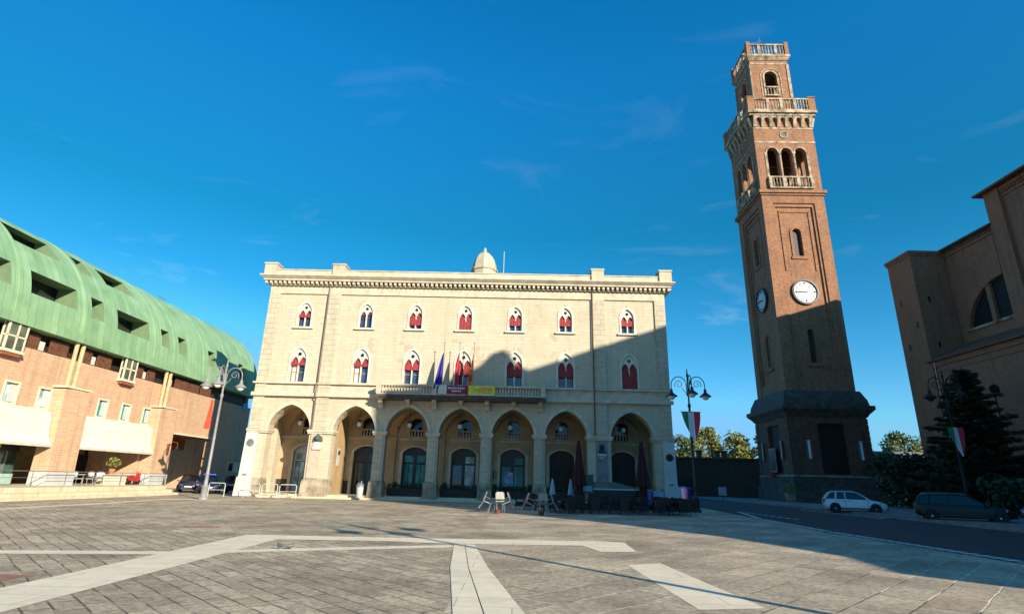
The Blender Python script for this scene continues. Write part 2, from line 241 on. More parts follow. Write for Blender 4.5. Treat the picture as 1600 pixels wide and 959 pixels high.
ITAF = flagmat('red_white_cloth', [(0.05, 0.18, 0.09), (0.70, 0.70, 0.72), (0.60, 0.04, 0.05), (0.60, 0.04, 0.05)])

# ------------------------------------------------------------------ mesh helpers
class MB:
    def __init__(s, M=None): s.v = []; s.f = []; s.M = M or Matrix.Identity(4)
    def add(s, vs, fs):
        b = len(s.v); s.v += [tuple(s.M @ Vector(v)) for v in vs]; s.f += [tuple(b+i for i in f) for f in fs]; return s
    def box(s, x0, x1, y0, y1, z0, z1):
        return s.add([(x0,y0,z0),(x1,y0,z0),(x1,y1,z0),(x0,y1,z0),(x0,y0,z1),(x1,y0,z1),(x1,y1,z1),(x0,y1,z1)], [(0,3,2,1),(4,5,6,7),(0,1,5,4),(1,2,6,5),(2,3,7,6),(3,0,4,7)])
    def frus(s, a, b):   # a,b = (x0,x1,y0,y1,z)
        return s.add([(a[0],a[2],a[4]),(a[1],a[2],a[4]),(a[1],a[3],a[4]),(a[0],a[3],a[4]),(b[0],b[2],b[4]),(b[1],b[2],b[4]),(b[1],b[3],b[4]),(b[0],b[3],b[4])], [(0,3,2,1),(4,5,6,7),(0,1,5,4),(1,2,6,5),(2,3,7,6),(3,0,4,7)])
    def prism(s, poly, y0, y1):   # poly in (x,z), extruded along y
        n = len(poly); return s.add([(x,y0,z) for x,z in poly]+[(x,y1,z) for x,z in poly], [tuple(range(n)), tuple(range(2*n-1,n-1,-1))]+[(i,i+n,(i+1)%n+n,(i+1)%n) for i in range(n)])
    def slab(s, poly, z0, z1):
        n = len(poly); return s.add([(x,y,z0) for x,y in poly]+[(x,y,z1) for x,y in poly], [tuple(range(n-1,-1,-1)), tuple(range(n,2*n))]+[(i,(i+1)%n,(i+1)%n+n,i+n) for i in range(n)])
    def lathe(s, prof, c=(0,0,0), n=14, axis='z'):
        vs = []
        for rr, z in prof:
            for k in range(n):
                a = 2*pi*k/n; q = (rr*cos(a), rr*sin(a), z)
                if axis == 'y': q = (q[0], z, q[1])
                if axis == 'x': q = (z, q[0], q[1])
                vs.append((q[0]+c[0], q[1]+c[1], q[2]+c[2]))
        fs = [(i*n+k, i*n+(k+1)%n, (i+1)*n+(k+1)%n, (i+1)*n+k) for i in range(len(prof)-1) for k in range(n)]
        if prof[0] != prof[-1]: fs += [tuple(range(n-1,-1,-1)), tuple((len(prof)-1)*n+k for k in range(n))]
        return s.add(vs, fs)
    def tube(s, pts, rad_, n=8):
        rr = rad_ if isinstance(rad_, (list, tuple)) else [rad_]*len(pts)
        P = [Vector(q) for q in pts]; vs = []
        for i, q in enumerate(P):
            t = (P[min(i+1, len(P)-1)]-P[max(i-1, 0)]).normalized()
            a = t.cross(Vector((0, 0, 1)) if abs(t.z) < 0.9 else Vector((1, 0, 0))).normalized(); b_ = t.cross(a)
            for k in range(n):
                an = 2*pi*k/n; vs.append(tuple(q+(a*cos(an)+b_*sin(an))*rr[i]))
        fs = [(i*n+k, i*n+(k+1)%n, (i+1)*n+(k+1)%n, (i+1)*n+k) for i in range(len(P)-1) for k in range(n)]
        fs += [tuple(range(n-1,-1,-1)), tuple((len(P)-1)*n+k for k in range(n))]
        return s.add(vs, fs)
    def band(s, inner, outer, y0, y1, closed=False):   # ring between two (x,z) polylines, extruded in y
        n = len(inner); vs = [(x,y0,z) for x,z in inner]+[(x,y0,z) for x,z in outer]+[(x,y1,z) for x,z in inner]+[(x,y1,z) for x,z in outer]
        fs = []
        for i in range(n if closed else n-1):
            j = (i+1) % n
            fs += [(i, j, n+j, n+i), (2*n+j, 2*n+i, 3*n+i, 3*n+j), (j, i, 2*n+i, 2*n+j), (n+i, n+j, 3*n+j, 3*n+i)]
        if not closed:
            fs += [(0, n, 3*n, 2*n), (n-1, 3*n-1, 4*n-1, 2*n-1)]
        return s.add(vs, fs)
    def plate(s, xs, lo, hi, y0, y1):   # sheet with lower/upper curves
        n = len(xs)
        vs = [(x,y0,z) for x,z in zip(xs, lo)]+[(x,y0,z) for x,z in zip(xs, hi)]+[(x,y1,z) for x,z in zip(xs, lo)]+[(x,y1,z) for x,z in zip(xs, hi)]
        fs = []
        for i in range(n-1):
            j = i+1; fs += [(i, j, n+j, n+i), (2*n+j, 2*n+i, 3*n+i, 3*n+j), (j, i, 2*n+i, 2*n+j), (n+i, n+j, 3*n+j, 3*n+i)]
        fs += [(0, n, 3*n, 2*n), (n-1, 3*n-1, 4*n-1, 2*n-1)]
        return s.add(vs, fs)
    def wall(s, x0, x1, z0, z1, y0, y1, ops, ends=True):
        """wall slab with openings; op = (cx, w, zbottom, zspring, rise[, n])"""
        ops = sorted(ops); cur = x0
        def quad2(xa, xb, za, zb):
            if xb-xa < 1e-5 or zb-za < 1e-5: return
            s.add([(xa,y0,za),(xb,y0,za),(xb,y0,zb),(xa,y0,zb),(xa,y1,za),(xb,y1,za),(xb,y1,zb),(xa,y1,zb)], [(0,1,2,3),(5,4,7,6)])
        for op in ops:
            cx, w_, zb, zs, h = op[:5]; a, b_ = cx-w_/2, cx+w_/2
            quad2(cur, a, z0, z1); quad2(a, b_, z0, zb)
            pts = arch(cx, w_/2, zs, h)
            n = len(pts); vs = [(x,y0,z) for x,z in pts]+[(x,y0,z1) for x,z in pts]+[(x,y1,z) for x,z in pts]+[(x,y1,z1) for x,z in pts]; fs = []
            for i in range(n-1): fs += [(i,i+1,n+i+1,n+i),(2*n+i+1,2*n+i,3*n+i,3*n+i+1),(i+1,i,2*n+i,2*n+i+1)]
            s.add(vs, fs)
            s.add([(a,y0,zb),(a,y1,zb),(a,y1,zs),(a,y0,zs)], [(0,1,2,3)]); s.add([(b_,y0,zb),(b_,y1,zb),(b_,y1,zs),(b_,y0,zs)], [(3,2,1,0)])
            if zb > z0+1e-4: s.add([(a,y0,zb),(b_,y0,zb),(b_,y1,zb),(a,y1,zb)], [(0,1,2,3)])
            cur = b_
        quad2(cur, x1, z0, z1)
        if ends:
            s.add([(x0,y0,z0),(x0,y1,z0),(x0,y1,z1),(x0,y0,z1)], [(3,2,1,0)]); s.add([(x1,y0,z0),(x1,y1,z0),(x1,y1,z1),(x1,y0,z1)], [(0,1,2,3)])
            s.add([(x0,y0,z1),(x1,y0,z1),(x1,y1,z1),(x0,y1,z1)], [(0,1,2,3)])
        return s
    def build(s, name, mat, parent=None, label=None, smooth=False, loc=None, rz=0):
        me = bpy.data.meshes.new(name); me.from_pydata(s.v, [], s.f); me.materials.append(mat); me.update()
        if smooth:
            for pl in me.polygons: pl.use_smooth = True
            try: me.set_sharp_from_angle(angle=rad(40))
            except Exception: pass
        o = bpy.data.objects.new(name, me); S.collection.objects.link(o)
        if parent: o.parent = parent
        if loc: o.location = loc
        if rz: o.rotation_euler.z = rz
        if label: o['label'] = label
        return o
def arch(cx, w_, zs, h, n=12):
    """outline of an opening's head from left to right"""
    if h <= 1e-4: return [(cx-w_, zs), (cx+w_, zs)]
    if h < w_-1e-6:
        R = (h*h+w_*w_)/(2*h); a0 = math.asin(w_/R)
        return [(cx+R*sin(-a0+2*a0*i/n), zs+h-R+R*cos(-a0+2*a0*i/n)) for i in range(n+1)]
    R = (h*h+w_*w_)/(2*w_); a0 = math.acos(max(-1, min(1, (R-w_)/R)))
    lft = [(cx-w_+R-R*cos(a0*i/(n//2)), zs+R*sin(a0*i/(n//2))) for i in range(n//2+1)]
    return lft+[(2*cx-x, z) for x, z in reversed(lft[:-1])]
def thing(name, label, cat, loc=(0,0,0), rz=0, group=None):
    o = bpy.data.objects.new(name, None); S.collection.objects.link(o); o.location = loc; o.rotation_euler.z = rz
    o.empty_display_size = 0.3; o['label'] = label; o['category'] = cat
    if group: o['group'] = group
    return o
def tag(o, label, cat, group=None):
    o['label'] = label; o['category'] = cat
    if group: o['group'] = group
    return o
def struct(o): o['kind'] = 'structure'; return o
def dup(root, loc, rz, label, group=None):
    r_ = root.copy(); S.collection.objects.link(r_); r_.location = loc; r_.rotation_euler = (0, 0, rz); r_['label'] = label
    if group: r_['group'] = group
    for ch in list(root.children):
        c = ch.copy(); S.collection.objects.link(c); c.parent = r_
        for g in ch.children:
            d = g.copy(); S.collection.objects.link(d); d.parent = c
    return r_

# ================================================================== SETTING
YAW = -0.013
def sheet(name, poly, z, mat):
    return struct(MB().add([(x, y, z) for x, y in poly], [tuple(range(len(poly)))]).build(name, mat))
sheet('plaza_ground', [(-700,-300),(700,-300),(700,1200),(-700,1200)], 0, PAVE)
sheet('road', [(12.8,-20),(23.2,-20),(23.6,25),(24.6,36.5),(25.6,47),(27,66),(27,120),(15.5,120),(15.4,45),(13.9,33),(12.8,24)], 0.004, ASPH)
# far pavement beyond the road with its kerb
struct(MB().slab([(23.4,-20),(44.2,-20),(44.2,62),(34,62),(34,90),(27.2,90),(27.2,66),(25.8,47),(24.8,36.5),(23.8,25)], 0, 0.13).build('sidewalk', SIDEW))
def strip(mb, a, b, w_, z=0.009):
    d = Vector((b[0]-a[0], b[1]-a[1])); q = Vector((-d.y, d.x)).normalized()*w_/2
    mb.add([(a[0]+q.x,a[1]+q.y,z),(a[0]-q.x,a[1]-q.y,z),(b[0]-q.x,b[1]-q.y,z),(b[0]+q.x,b[1]+q.y,z)], [(0,1,2,3)])
rm = MB()
def dashes(a, b, n, duty, w_):
    for i in range(n):
        t0 = i/n; t1 = (i+duty)/n
        strip(rm, (a[0]+(b[0]-a[0])*t0, a[1]+(b[1]-a[1])*t0), (a[0]+(b[0]-a[0])*t1, a[1]+(b[1]-a[1])*t1), w_)
dashes((13.15, 14), (13.15, 24), 22, 0.72, 0.40); dashes((13.2, 24.3), (13.9, 32), 14, 0.7, 0.42); dashes((14.0, 32.4), (16.2, 41), 12, 0.7, 0.32)
dashes((16.2, 32.6), (16.2, 40), 8, 0.7, 0.22); dashes((12.9, 36.5), (12.9, 43), 5, 0.6, 0.3)
strip(rm, (23.1, 25), (24.3, 36.5), 0.14); strip(rm, (24.3, 37), (25.2, 46.5), 0.16)
dashes((23.2, 36), (24.0, 48), 9, 0.8, 0.35)
struct(rm.build('road_markings', PAINT))
# pale stone bands set into the plaza
bands = [('A', [(-14,11.7),(-7.1,12.8),(-5.1,13.75),(-1.2,15.45),(-1.5,15.85),(-5.3,14.25),(-7.1,13.3),(-14,12.35)], 0.004),
 ('B', [(-7.2,4),(-6.0,4),(-6.15,13.0),(-6.2,16.0),(-6.25,16.6),(-7.5,17.2)], 0.006),
 ('C', [(-7.5,17.2),(-6.25,16.15),(-3.4,16.4),(-1.6,16.15),(2.1,16.45),(2.4,15.1),(3.35,15.3),(3.5,17.65),(2.6,17.75),(-3.5,17.35)], 0.008),
 ('D', [(-1.4,16.1),(-1.1,12),(-0.35,5),(0.08,5),(-0.75,12),(-1.12,16.1)], 0.010), ('D2', [(-1.105,16.1),(-0.735,12),(0.10,5),(0.75,5),(-0.35,12),(-0.85,16.1)], 0.0102),
 ('E', [(2.6,12.9),(2.72,8.6),(3.75,8.8),(3.42,13.3)], 0.004)]
for nm, poly, z in bands: sheet('paving_band', poly, z, BAND)
sheet('paving_band', [(-27.2,20),(-21.6,20),(-21.5,31.6),(-22.3,38),(-15,41),(-15.2,41.4),(-22.7,38.8),(-22.0,31.8),(-22.1,20.4),(-27.2,20.4)], 0.004, BAND)
for q in ([(-9.6,9.3),(-7.75,9.35),(-7.7,10.0),(-9.6,10.0)], [(-10.6,19.1),(-9.3,19.1),(-9.3,19.6),(-10.6,19.6)]): sheet('red_paving_slab', q, 0.004, REDB)

# ================================================================== PALACE
PX, PY = -21.3417, 46.3482
pal = thing('town_hall', 'pale stone palace with seven arcade arches, red window blinds and a long balcony', 'building', (PX, PY, 0), YAW)
A_, B_, C_, M_ = 3.4766, 0.8741, 1.8949, 1.5188
AX = []; x = M_
for i in range(7): AX.append(x+A_/2); x += A_+(C_ if i in (0, 5) else B_)
W = x-B_+M_ if False else AX[-1]+A_/2+M_
SPR, RISE = 5.15, 2.17
D = 17.0
mb = MB()
mb.wall(0, W, 0, 8.0, 0, 0.9, [(c, A_, 0, SPR, RISE) for c in AX])
win_lo = [(c, 1.3, 9.2, 11.15, 1.0) for c in AX]; win_hi = [(c, 1.1, 14.0, 15.4, 0.8) for c in AX]
mb.wall(0, W, 8.0, 13.2, 0.0, 0.5, win_lo, ends=False); mb.wall(0, W, 13.2, 18.3, 0.0, 0.5, win_hi, ends=False)
mb.build('facade_wall', STONE, pal)
mb = MB()
mb.box(0, 0.5, 0.9, D, 8.0, 18.3); mb.box(W-0.5, W, 0.9, D, 8.0, 18.3); mb.box(0, 0.5, 0.5, 0.9, 8.0, 18.3); mb.box(W-0.5, W, 0.5, 0.9, 8.0, 18.3)
mb.box(0, W, D-0.5, D, 0, 18.2); mb.box(0.5, W-0.5, 5.0, 5.3, 8.6, 18.0)
for xx in (0, W-0.9):
    Mx = Matrix.Translation((xx, 0, 0)) @ Matrix(((0,1,0,0),(1,0,0,0),(0,0,1,0),(0,0,0,1)))
    mm = MB(Mx); mm.wall(0.9, 5.2, 0, 8.0, 0, 0.9, [(2.25, 2.5, 0, SPR, 1.9)], ends=False); mm.wall(5.2, D-0.5, 0, 8.0, 0.0, 0.9, [], ends=True)
    b0 = len(mb.v); mb.v += mm.v; mb.f += [tuple(b0+i for i in f) for f in mm.f]
mb.build('side_wall', STONE, pal)
# recessed panels read through raised frames: pilasters and top frieze stand proud
for a, b_ in ((-0.04, 0.88), (5.24, 6.28), (W-6.28, W-5.24), (W-0.88, W+0.04)):
    mb = MB(); mb.box(a, b_, -0.14, 0.0, 5.33, 17.0); mb.build('quoin_pilaster', QUOIN, pal)
mb = MB()
mb.box(-0.04, W+0.04, -0.14, 0.0, 17.002, 17.72)
for a, b_ in ((0.882, 5.238), (6.282, W-6.282), (W-5.238, W-0.882)):
    mb.box(a, b_, -0.10, 0.0, 9.0, 9.2); mb.box(a, b_, -0.05, 0.0, 8.28, 9.0)
mb.box(-0.22, W+0.22, -0.30, -0.14, 9.02, 9.16) ; mb.box(-0.22, W+0.22, -0.32, -0.14, 7.98, 8.28); mb.box(6.3, W-6.3, -0.14, 0, 7.98, 8.28)
mb.build('string_course', TRIM, pal)
# cornice, dentils, parapet
mb = MB(); mb.box(-0.25, W+0.25, -0.35, 0, 17.72, 17.80); mb.box(-0.55, W+0.55, -0.70, 0.4, 18.06, 18.22); mb.frus((-0.6, W+0.6, -0.75, 0.4, 18.22), (-0.85, W+0.85, -1.0, 0.4, 18.42)); mb.box(-0.85, W+0.85, -1.0, 0.4, 18.42, 18.52)
mb.box(-0.85, 0.0, 0.4, D, 18.22, 18.52); mb.box(W, W+0.85, 0.4, D, 18.22, 18.52); mb.build('cornice', TRIM, pal)
mb = MB(); n = 88
for i in range(n):
    xx = -0.35+(W+0.7)*i/(n-1); mb.box(xx-0.095, xx+0.095, -0.60, 0.0, 17.80, 18.06)
mb.build('dentil_row', TRIM, pal)
mb = MB(); mb.box(-0.3, W+0.3, -0.35, 0.1, 18.52, 19.12); mb.box(-0.35, W+0.35, -0.42, 0.15, 19.12, 19.2)
mb.box(-0.3, 0.1, 0.1, D, 18.52, 19.12); mb.box(W-0.1, W+0.3, 0.1, D, 18.52, 19.12)
mb.build('parapet', TRIM, pal)
for a in (-0.72, 5.35, W-6.35, W-0.38):
    mb = MB(); mb.box(a, a+1.08, -0.52, 0.6, 18.52, 19.62); mb.box(a-0.06, a+1.14, -0.58, 0.66, 19.62, 19.76); mb.build('parapet_block', STONE, pal)
mb = MB(); mb.add([(0,0.2,18.5),(W,0.2,18.5),(W,D,18.5),(0,D,18.5),(6,D/2,20.0),(W-6,D/2,20.0)], [(0,1,5,4),(1,2,5),(2,3,4,5),(3,0,4)]); mb.box(0.3, 9.5, 7.0, D-0.5, 18.6, 22.0); rf = mb.build('roof', TILE, pal)  # the box is an unseen attic added to shade the copper roof
# cupola on the roof
mb = MB(); cx, cy = 18.35, 6.2
mb.lathe([(1.25,18.6),(1.25,21.0),(1.42,21.05),(1.42,21.25),(1.27,21.3),(1.27,21.8),(1.38,21.85),(1.38,22.0),(1.25,22.1),(1.18,22.6),(1.02,23.1),(0.80,23.5),(0.52,23.8),(0.24,23.95),(0.14,24.1),(0.17,24.25),(0.05,24.5)], (cx, cy, 0), 8)
cu = mb.build('cupola', STONE, pal)
mb = MB(); mb.tube([(20.35, 5, 18.6), (20.35, 5, 23.6)], 0.035, 6); mb.tube([(20.2, 5, 22.3), (20.5, 5, 22.3)], 0.02, 5); mb.build('aerial', GREYM, pal)
# archivolts, imposts, plinths
for i, c in enumerate(AX):
    mb = MB(); inn = arch(c, A_/2, SPR, RISE, 16); o_ = arch(c, A_/2+0.26, SPR, RISE+0.30, 16)
    mb.band(inn, o_, -0.07, 0.0); mb.build('archivolt', TRIM, pal)
piers = [(0, M_)]+[(AX[i]+A_/2, AX[i+1]-A_/2) for i in range(6)]+[(W-M_, W)]
for i, (a, b_) in enumerate(piers):
    mb = MB(); mb.box(a-0.1, b_+0.1, -0.16, 1.0, 4.98, 5.12); mb.box(a-0.16, b_+0.16, -0.22, 1.06, 5.12, 5.3); mb.build('impost', TRIM, pal)
    mb = MB(); mb.frus((a-0.16, b_+0.16, -0.30, 1.06, 0.0), (a-0.10, b_+0.10, -0.20, 1.0, 1.3)); mb.frus((a-0.10, b_+0.10, -0.20, 1.0, 1.3), (a-0.02, b_+0.02, -0.06, 0.92, 1.46)); mb.build('pier_plinth', PLINTH, pal)
    if 2 <= i <= 5:   # pier shaft face with quoin blocks
        mb = MB(); mb.box(a+0.14, b_-0.14, -0.07, 0.0, 1.46, 4.98); mb.build('pier_face', QUOIN, pal)
# marble slabs at the outer piers
for sgn, xa, xb, zc in ((0, -0.08, 0.86, 4.15), (1, W-0.86, W+0.08, 3.75)):
    mb = MB(); mb.frus((xa-0.02, xb+0.02, -0.40, -0.01, 1.5), (xa, xb, -0.24, -0.01, 4.96)); mb.frus((xa-0.14, xb+0.2, -0.62, -0.01, 0.05), (xa-0.08, xb+0.12, -0.52, -0.01, 1.5))
    o = mb.build('marble_slab', MARBLE, pal, 'white marble slab at the %s end of the arcade' % ('left' if not sgn else 'right'))
    yz = -0.24-0.16*(4.96-zc)/3.46-0.03
    mb = MB(); mb.lathe([(0.0, 0.06), (0.27, 0.06), (0.30, 0.0), (0.27, -0.05), (0.0, -0.07)], ((xa+xb)/2, yz, zc), 16, 'y'); mb.build('bronze_medallion', DARK if sgn else GMARBLE, o)
    mb = MB(); mb.box((xa+xb)/2-0.15, (xa+xb)/2+0.15, -0.45, -0.38, 1.62, 1.74); mb.build('bracket', GMARBLE, o)
# thick piers: monument plaques
mb = MB(); mb.box(5.18, 6.08, -0.10, 0.0, 1.5, 4.96); o = mb.build('pier_panel', PINKP, pal)
mb = MB(); mb.box(5.45, 6.15, -0.22, -0.10, 3.72, 3.98); mb.box(5.5, 6.1, -0.18, -0.10, 3.98, 4.35); mb.build('white_tablet', MARBLE, o)
mb = MB(); mb.prism([(5.42, 4.36), (6.18, 4.36), (6.16, 4.7), (5.8, 4.95), (5.5, 4.75)], -0.26, -0.10); mb.lathe([(0, -.14), (0.14, -.12), (0.16, 0), (0.1, 0.12), (0, 0.14)], (5.78, -0.34, 4.62), 12); mb.build('bronze_relief', plain('verdigris', (0.09, 0.14, 0.12), 0.5, 0.4), o)
mb = MB(); mb.box(28.42, 29.36, -0.10, 0.0, 1.5, 4.96); o = mb.build('pier_panel', GMARBLE, pal, 'dark grey marble panel on the right thick pier')
mb = MB(); mb.lathe([(0, -.18), (0.17, -.14), (0.2, 0.02), (0.12, 0.2), (0, 0.22)], (28.88, -0.36, 4.45), 12); mb.frus((28.6, 29.16, -0.5, -0.1, 3.95), (28.74, 29.02, -0.4, -0.1, 4.3)); mb.build('bronze_bust', DARK, o)
mb = MB(); mb.frus((28.75, 29.0, -0.25, -0.10, 3.5), (28.55, 29.2, -0.45, -0.10, 3.8)); mb.box(28.5, 29.25, -0.5, -0.10, 3.8, 3.92); mb.build('bust_shelf', MARBLE, o)
# porch: floor, inner wall, vaults
mb = MB(); mb.box(0.0, W, -0.02, 4.6, 0.0, 0.28); mb.box(M_, W-M_, -0.55, -0.02, 0.0, 0.14); mb.build('porch_step', STEPS, pal)
mb = MB(); doors = [(c+0.0, 2.2, 0.28, 3.85, 0.5) for c in AX]; mz = [(c, 1.16, 5.2, 6.5, 0.38) for c in AX]
mb.wall(0.9, W-0.9, 0.28, 5.0, 4.6, 5.2, doors, ends=False); mb.wall(0.9, W-0.9, 5.0, 8.2, 4.6, 5.2, mz, ends=False)
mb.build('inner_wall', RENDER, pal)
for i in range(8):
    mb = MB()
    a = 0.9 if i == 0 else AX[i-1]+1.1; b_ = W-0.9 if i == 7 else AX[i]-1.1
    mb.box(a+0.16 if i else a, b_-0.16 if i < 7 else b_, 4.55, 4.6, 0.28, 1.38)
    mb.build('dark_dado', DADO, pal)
mb = MB(); mb.box(0.9, W-0.9, 4.50, 4.6, 4.95, 5.1); mb.build('inner_string', TRIM, pal)
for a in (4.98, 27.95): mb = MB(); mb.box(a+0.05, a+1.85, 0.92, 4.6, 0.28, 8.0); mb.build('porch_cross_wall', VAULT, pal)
for i in range(1, 7):
    if i in (1, 6): continue
    a, b_ = piers[i]; mb = MB(); mb.box(a, b_, 4.42, 4.6, 0.28, 4.95); mb.box(a-0.1, b_+0.1, 4.34, 4.6, 4.95, 5.2); mb.build('inner_pilaster', VAULT, pal)
def av(x, c, h_, rise):   # pointed arch height at x
    d = abs(x-c)
    if d >= h_: return 0.0
    R = (rise*rise+h_*h_)/(2*h_); return sqrt(max(0, R*R-(d+R-h_)**2))
mb = MB(); xs = sorted(set([0.5]+[round(c-A_/2+A_*k/14, 4) for c in AX for k in range(15)]+[W-0.5])); ys = [0.9+3.7*k/14 for k in range(15)]
vs = []
for yv in ys:
    for xv in xs:
        hx = max(av(xv, c, A_/2, RISE) for c in AX); hy = av(yv, 2.75, 1.85, 2.05); vs.append((xv, yv, SPR+max(hx, hy)))
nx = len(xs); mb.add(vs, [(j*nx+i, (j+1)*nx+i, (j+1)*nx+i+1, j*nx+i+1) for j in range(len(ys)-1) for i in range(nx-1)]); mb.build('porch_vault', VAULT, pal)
# doors in the inner wall
for i, c in enumerate(AX):
    fr = MB(); inn = [(c-1.1, 0.28)]+arch(c, 1.1, 3.85, 0.5)+[(c+1.1, 0.28)]; o_ = [(c-1.36, 0.28)]+arch(c, 1.36, 3.85, 0.66)+[(c+1.36, 0.28)]
    fr.band(inn, o_, 4.50, 4.6); ds = fr.build('door_surround', TRIM, pal)
    mb = MB()
    tim = DARK if i not in (0,) else WHITEM
    mb.wall(c-1.1, c+1.1, 0.28, 4.36, 4.86, 4.92, [(c-0.54, 0.86, 0.9, 2.95, 0), (c+0.54, 0.86, 0.9, 2.95, 0)])
    dr = mb.build('door', BROWND if i in (5, 6) else tim, pal)
    if i in (5, 6):
        mb = MB()
        for k in range(26): mb.box(c-0.97, c+0.97, 4.83, 4.86, 0.95+k*0.1, 1.03+k*0.1)
        mb.build('roller_slats', BROWND, dr)
    else:
        for sx in (-0.54, 0.54):
            mb = MB()
            if i in (0, 2): mb.box(c+sx-0.4, c+sx-0.03, 4.84, 4.855, 0.95, 2.9); mb.box(c+sx+0.03, c+sx+0.4, 4.84, 4.855, 0.95, 2.9); mb.box(c+sx-0.38, c+sx+0.38, 4.84, 4.856, 3.06, 3.62)
            else: mb.box(c+sx-0.4, c+sx+0.4, 4.84, 4.855, 0.95, 2.9); (mb.box(c+sx-0.38, c+sx+0.38, 4.84, 4.856, 3.06, 3.62) if sx > 0 else None)
            mb.build('door_pane', {0: LITGL, 1: DARKGL, 2: TEAL, 3: (LITGL if sx > 0 else WINGL), 4: TEAL}[i], dr)
    # mezzanine opening with little balustrade
    mb = MB(); mb.wall(c-0.58, c+0.58, 5.2, 6.88, 5.0, 5.05, []); wn = mb.build('mezzanine_window', DARKGL, pal)
    mb = MB(); mb.box(c-0.58, c+0.58, 4.62, 4.78, 5.2, 5.28); mb.box(c-0.58, c+0.58, 4.62, 4.78, 5.78, 5.86)
    for k in range(4): mb.lathe([(0.05, 5.28), (0.075, 5.42), (0.04, 5.6), (0.06, 5.78)], (c-0.42+0.28*k, 4.7, 0), 8)
    mb.build('balustrade', TRIM, wn)
# side niche porch details: notices
mb = MB(); mb.box(6.76, 6.85, 2.0, 2.75, 2.55, 4.0); o = mb.build('wall_plaque', MARBLE, pal)
mb = MB(); mb.lathe([(0, 0.03), (0.2, 0.03), (0.2, -0.02), (0, -0.02)], (6.87, 2.38, 3.62), 12, 'x'); mb.build('plaque_emblem', DARK, o)
mb = MB(); mb.box(19.82, 20.2, 4.44, 4.49, 1.9, 2.5); mb.build('notice_board', WINGL, pal)
mb = MB(); mb.box(21.0, 21.75, 4.76, 4.81, 1.2, 2.4); mb.build('door_poster', plain('blue_white_paper', (0.30, 0.42, 0.70), 0.6, var=0.5, scale=3), pal)
mb = MB(); mb.box(W-1.02, W-0.92, 1.9, 3.2, 2.5, 3.6); mb.build('wall_poster', plain('blue_poster', (0.10, 0.22, 0.50), 0.6, var=0.5, scale=2), pal)
# windows
blind_hi = [0.95, 0.62, 1.45, 2.0, 1.3, 1.25, 1.15]; blind_lo = [1.15, 1.15, 1.35, 1.7, 1.7, 1.7, 2.5]
def gothic(c, w_, zb, zs, rise, drop, lit, label=None):
    h = w_/2; top = zs+rise
    inn = [(c-h, zb)]+arch(c, h, zs, rise, 12)+[(c+h, zb)]; o_ = [(c-h-0.15, zb)]+arch(c, h+0.15, zs, rise+0.2, 12)+[(c+h+0.15, zb)]
    mb = MB(); mb.band(inn, o_, -0.06, 0.0); mb.box(c-h-0.32, c+h+0.32, -0.2, 0.0, zb-0.14, zb); mb.tube([(c, -0.02, top+0.18), (c, -0.02, top+0.42)], [0.08, 0.02], 6)
    wn = mb.build('window', WHITE, pal, label)
    # tracery plate with two lancets, oculus and mullion
    xs = [c-h+2*h*k/48 for k in range(49)]; mw = 0.05; lw = h-0.04-mw
    lo, hi = [], []
    for xv in xs:
        d = abs(xv-c); q = d-mw-lw/2     # lancet local coord
        hi.append(zs+av(xv, c, h, rise)-0.005)
        if d < mw or d > h-0.04: lo.append(zb if d < mw else zb)
        else: lo.append(min(hi[-1]-0.03, zs-0.28+av(q, 0, lw/2, lw*0.95)))
    mb = MB(); 
    for k in range(48):
        mb.plate([xs[k], xs[k+1]], [lo[k], lo[k+1]] if abs(lo[k]-lo[k+1]) < 0.6 else [max(lo[k], lo[k+1])]*2, [hi[k], hi[k+1]], 0.10, 0.20)
    mb.box(c-mw, c+mw, 0.08, 0.22, zb, zs-0.25); tr = mb.build('tracery', WHITE, wn)
    mb = MB(); mb.lathe([(0, -0.01), (h*0.24, -0.01), (h*0.24, 0.01), (0, 0.01)], (c, 0.09, zs+rise*0.48), 12, 'y'); mb.build('oculus', DARKGL, tr)
    zb2 = max(zb+0.02, top-0.35-drop)
    mb = MB(); xs2 = [c-h+2*h*k/10 for k in range(11)]
    vs = [(xv, 0.24+0.02*math.sin(k*2.1), zb2) for k, xv in enumerate(xs2)]+[(xv, 0.24+0.02*math.sin(k*2.1), zs+av(xv, c, h, rise)) for k, xv in enumerate(xs2)]
    mb.add(vs, [(k, k+1, 12+k, 11+k) for k in range(10)]); mb.add([(v[0], v[1]+0.02, v[2]) for v in vs], [(k+1, k, 11+k, 12+k) for k in range(10)])
    if zb2 < zs-0.3:
        f0 = [(xv, 0.065+0.012*math.sin(k*2.6), zb2-0.02) for k, xv in enumerate(xs2)]+[(xv, 0.085, zs-0.22) for xv in xs2]; mb.add(f0, [(k, k+1, 12+k, 11+k) for k in range(10)])
    mb.build('red_blind', RED, wn)
    mb = MB(); mb.box(c-h, c+h, 0.34, 0.36, zb, top); pn = mb.build('pane', WINGL, wn)
    mb = MB()
    for xx in (c-h+0.04, c, c+h-0.04): mb.box(xx-0.045, xx+0.045, 0.30, 0.34, zb, zs)
    mb.box(c-h, c+h, 0.302, 0.338, zb, zb+0.08); mb.box(c-h, c+h, 0.302, 0.338, zb+0.85, zb+0.92); mb.build('casement_frame', lit, pn)
    if drop < 1.2 and w_ > 1.2:
        mb = MB(); mb.box(c-h+0.1, c-0.06, 0.325, 0.333, zb+0.1, zs-0.3); mb.build('curtain', AWN, pn)
for i, (c, w_, zb, zs, rr) in enumerate(win_lo): gothic(c, w_, zb, zs, rr, blind_lo[i], WOOD if i < 3 else DARK)
for i, (c, w_, zb, zs, rr) in enumerate(win_hi): gothic(c, w_, zb, zs, rr, blind_hi[i], WHITEM if i not in (0, 1) else DARK)
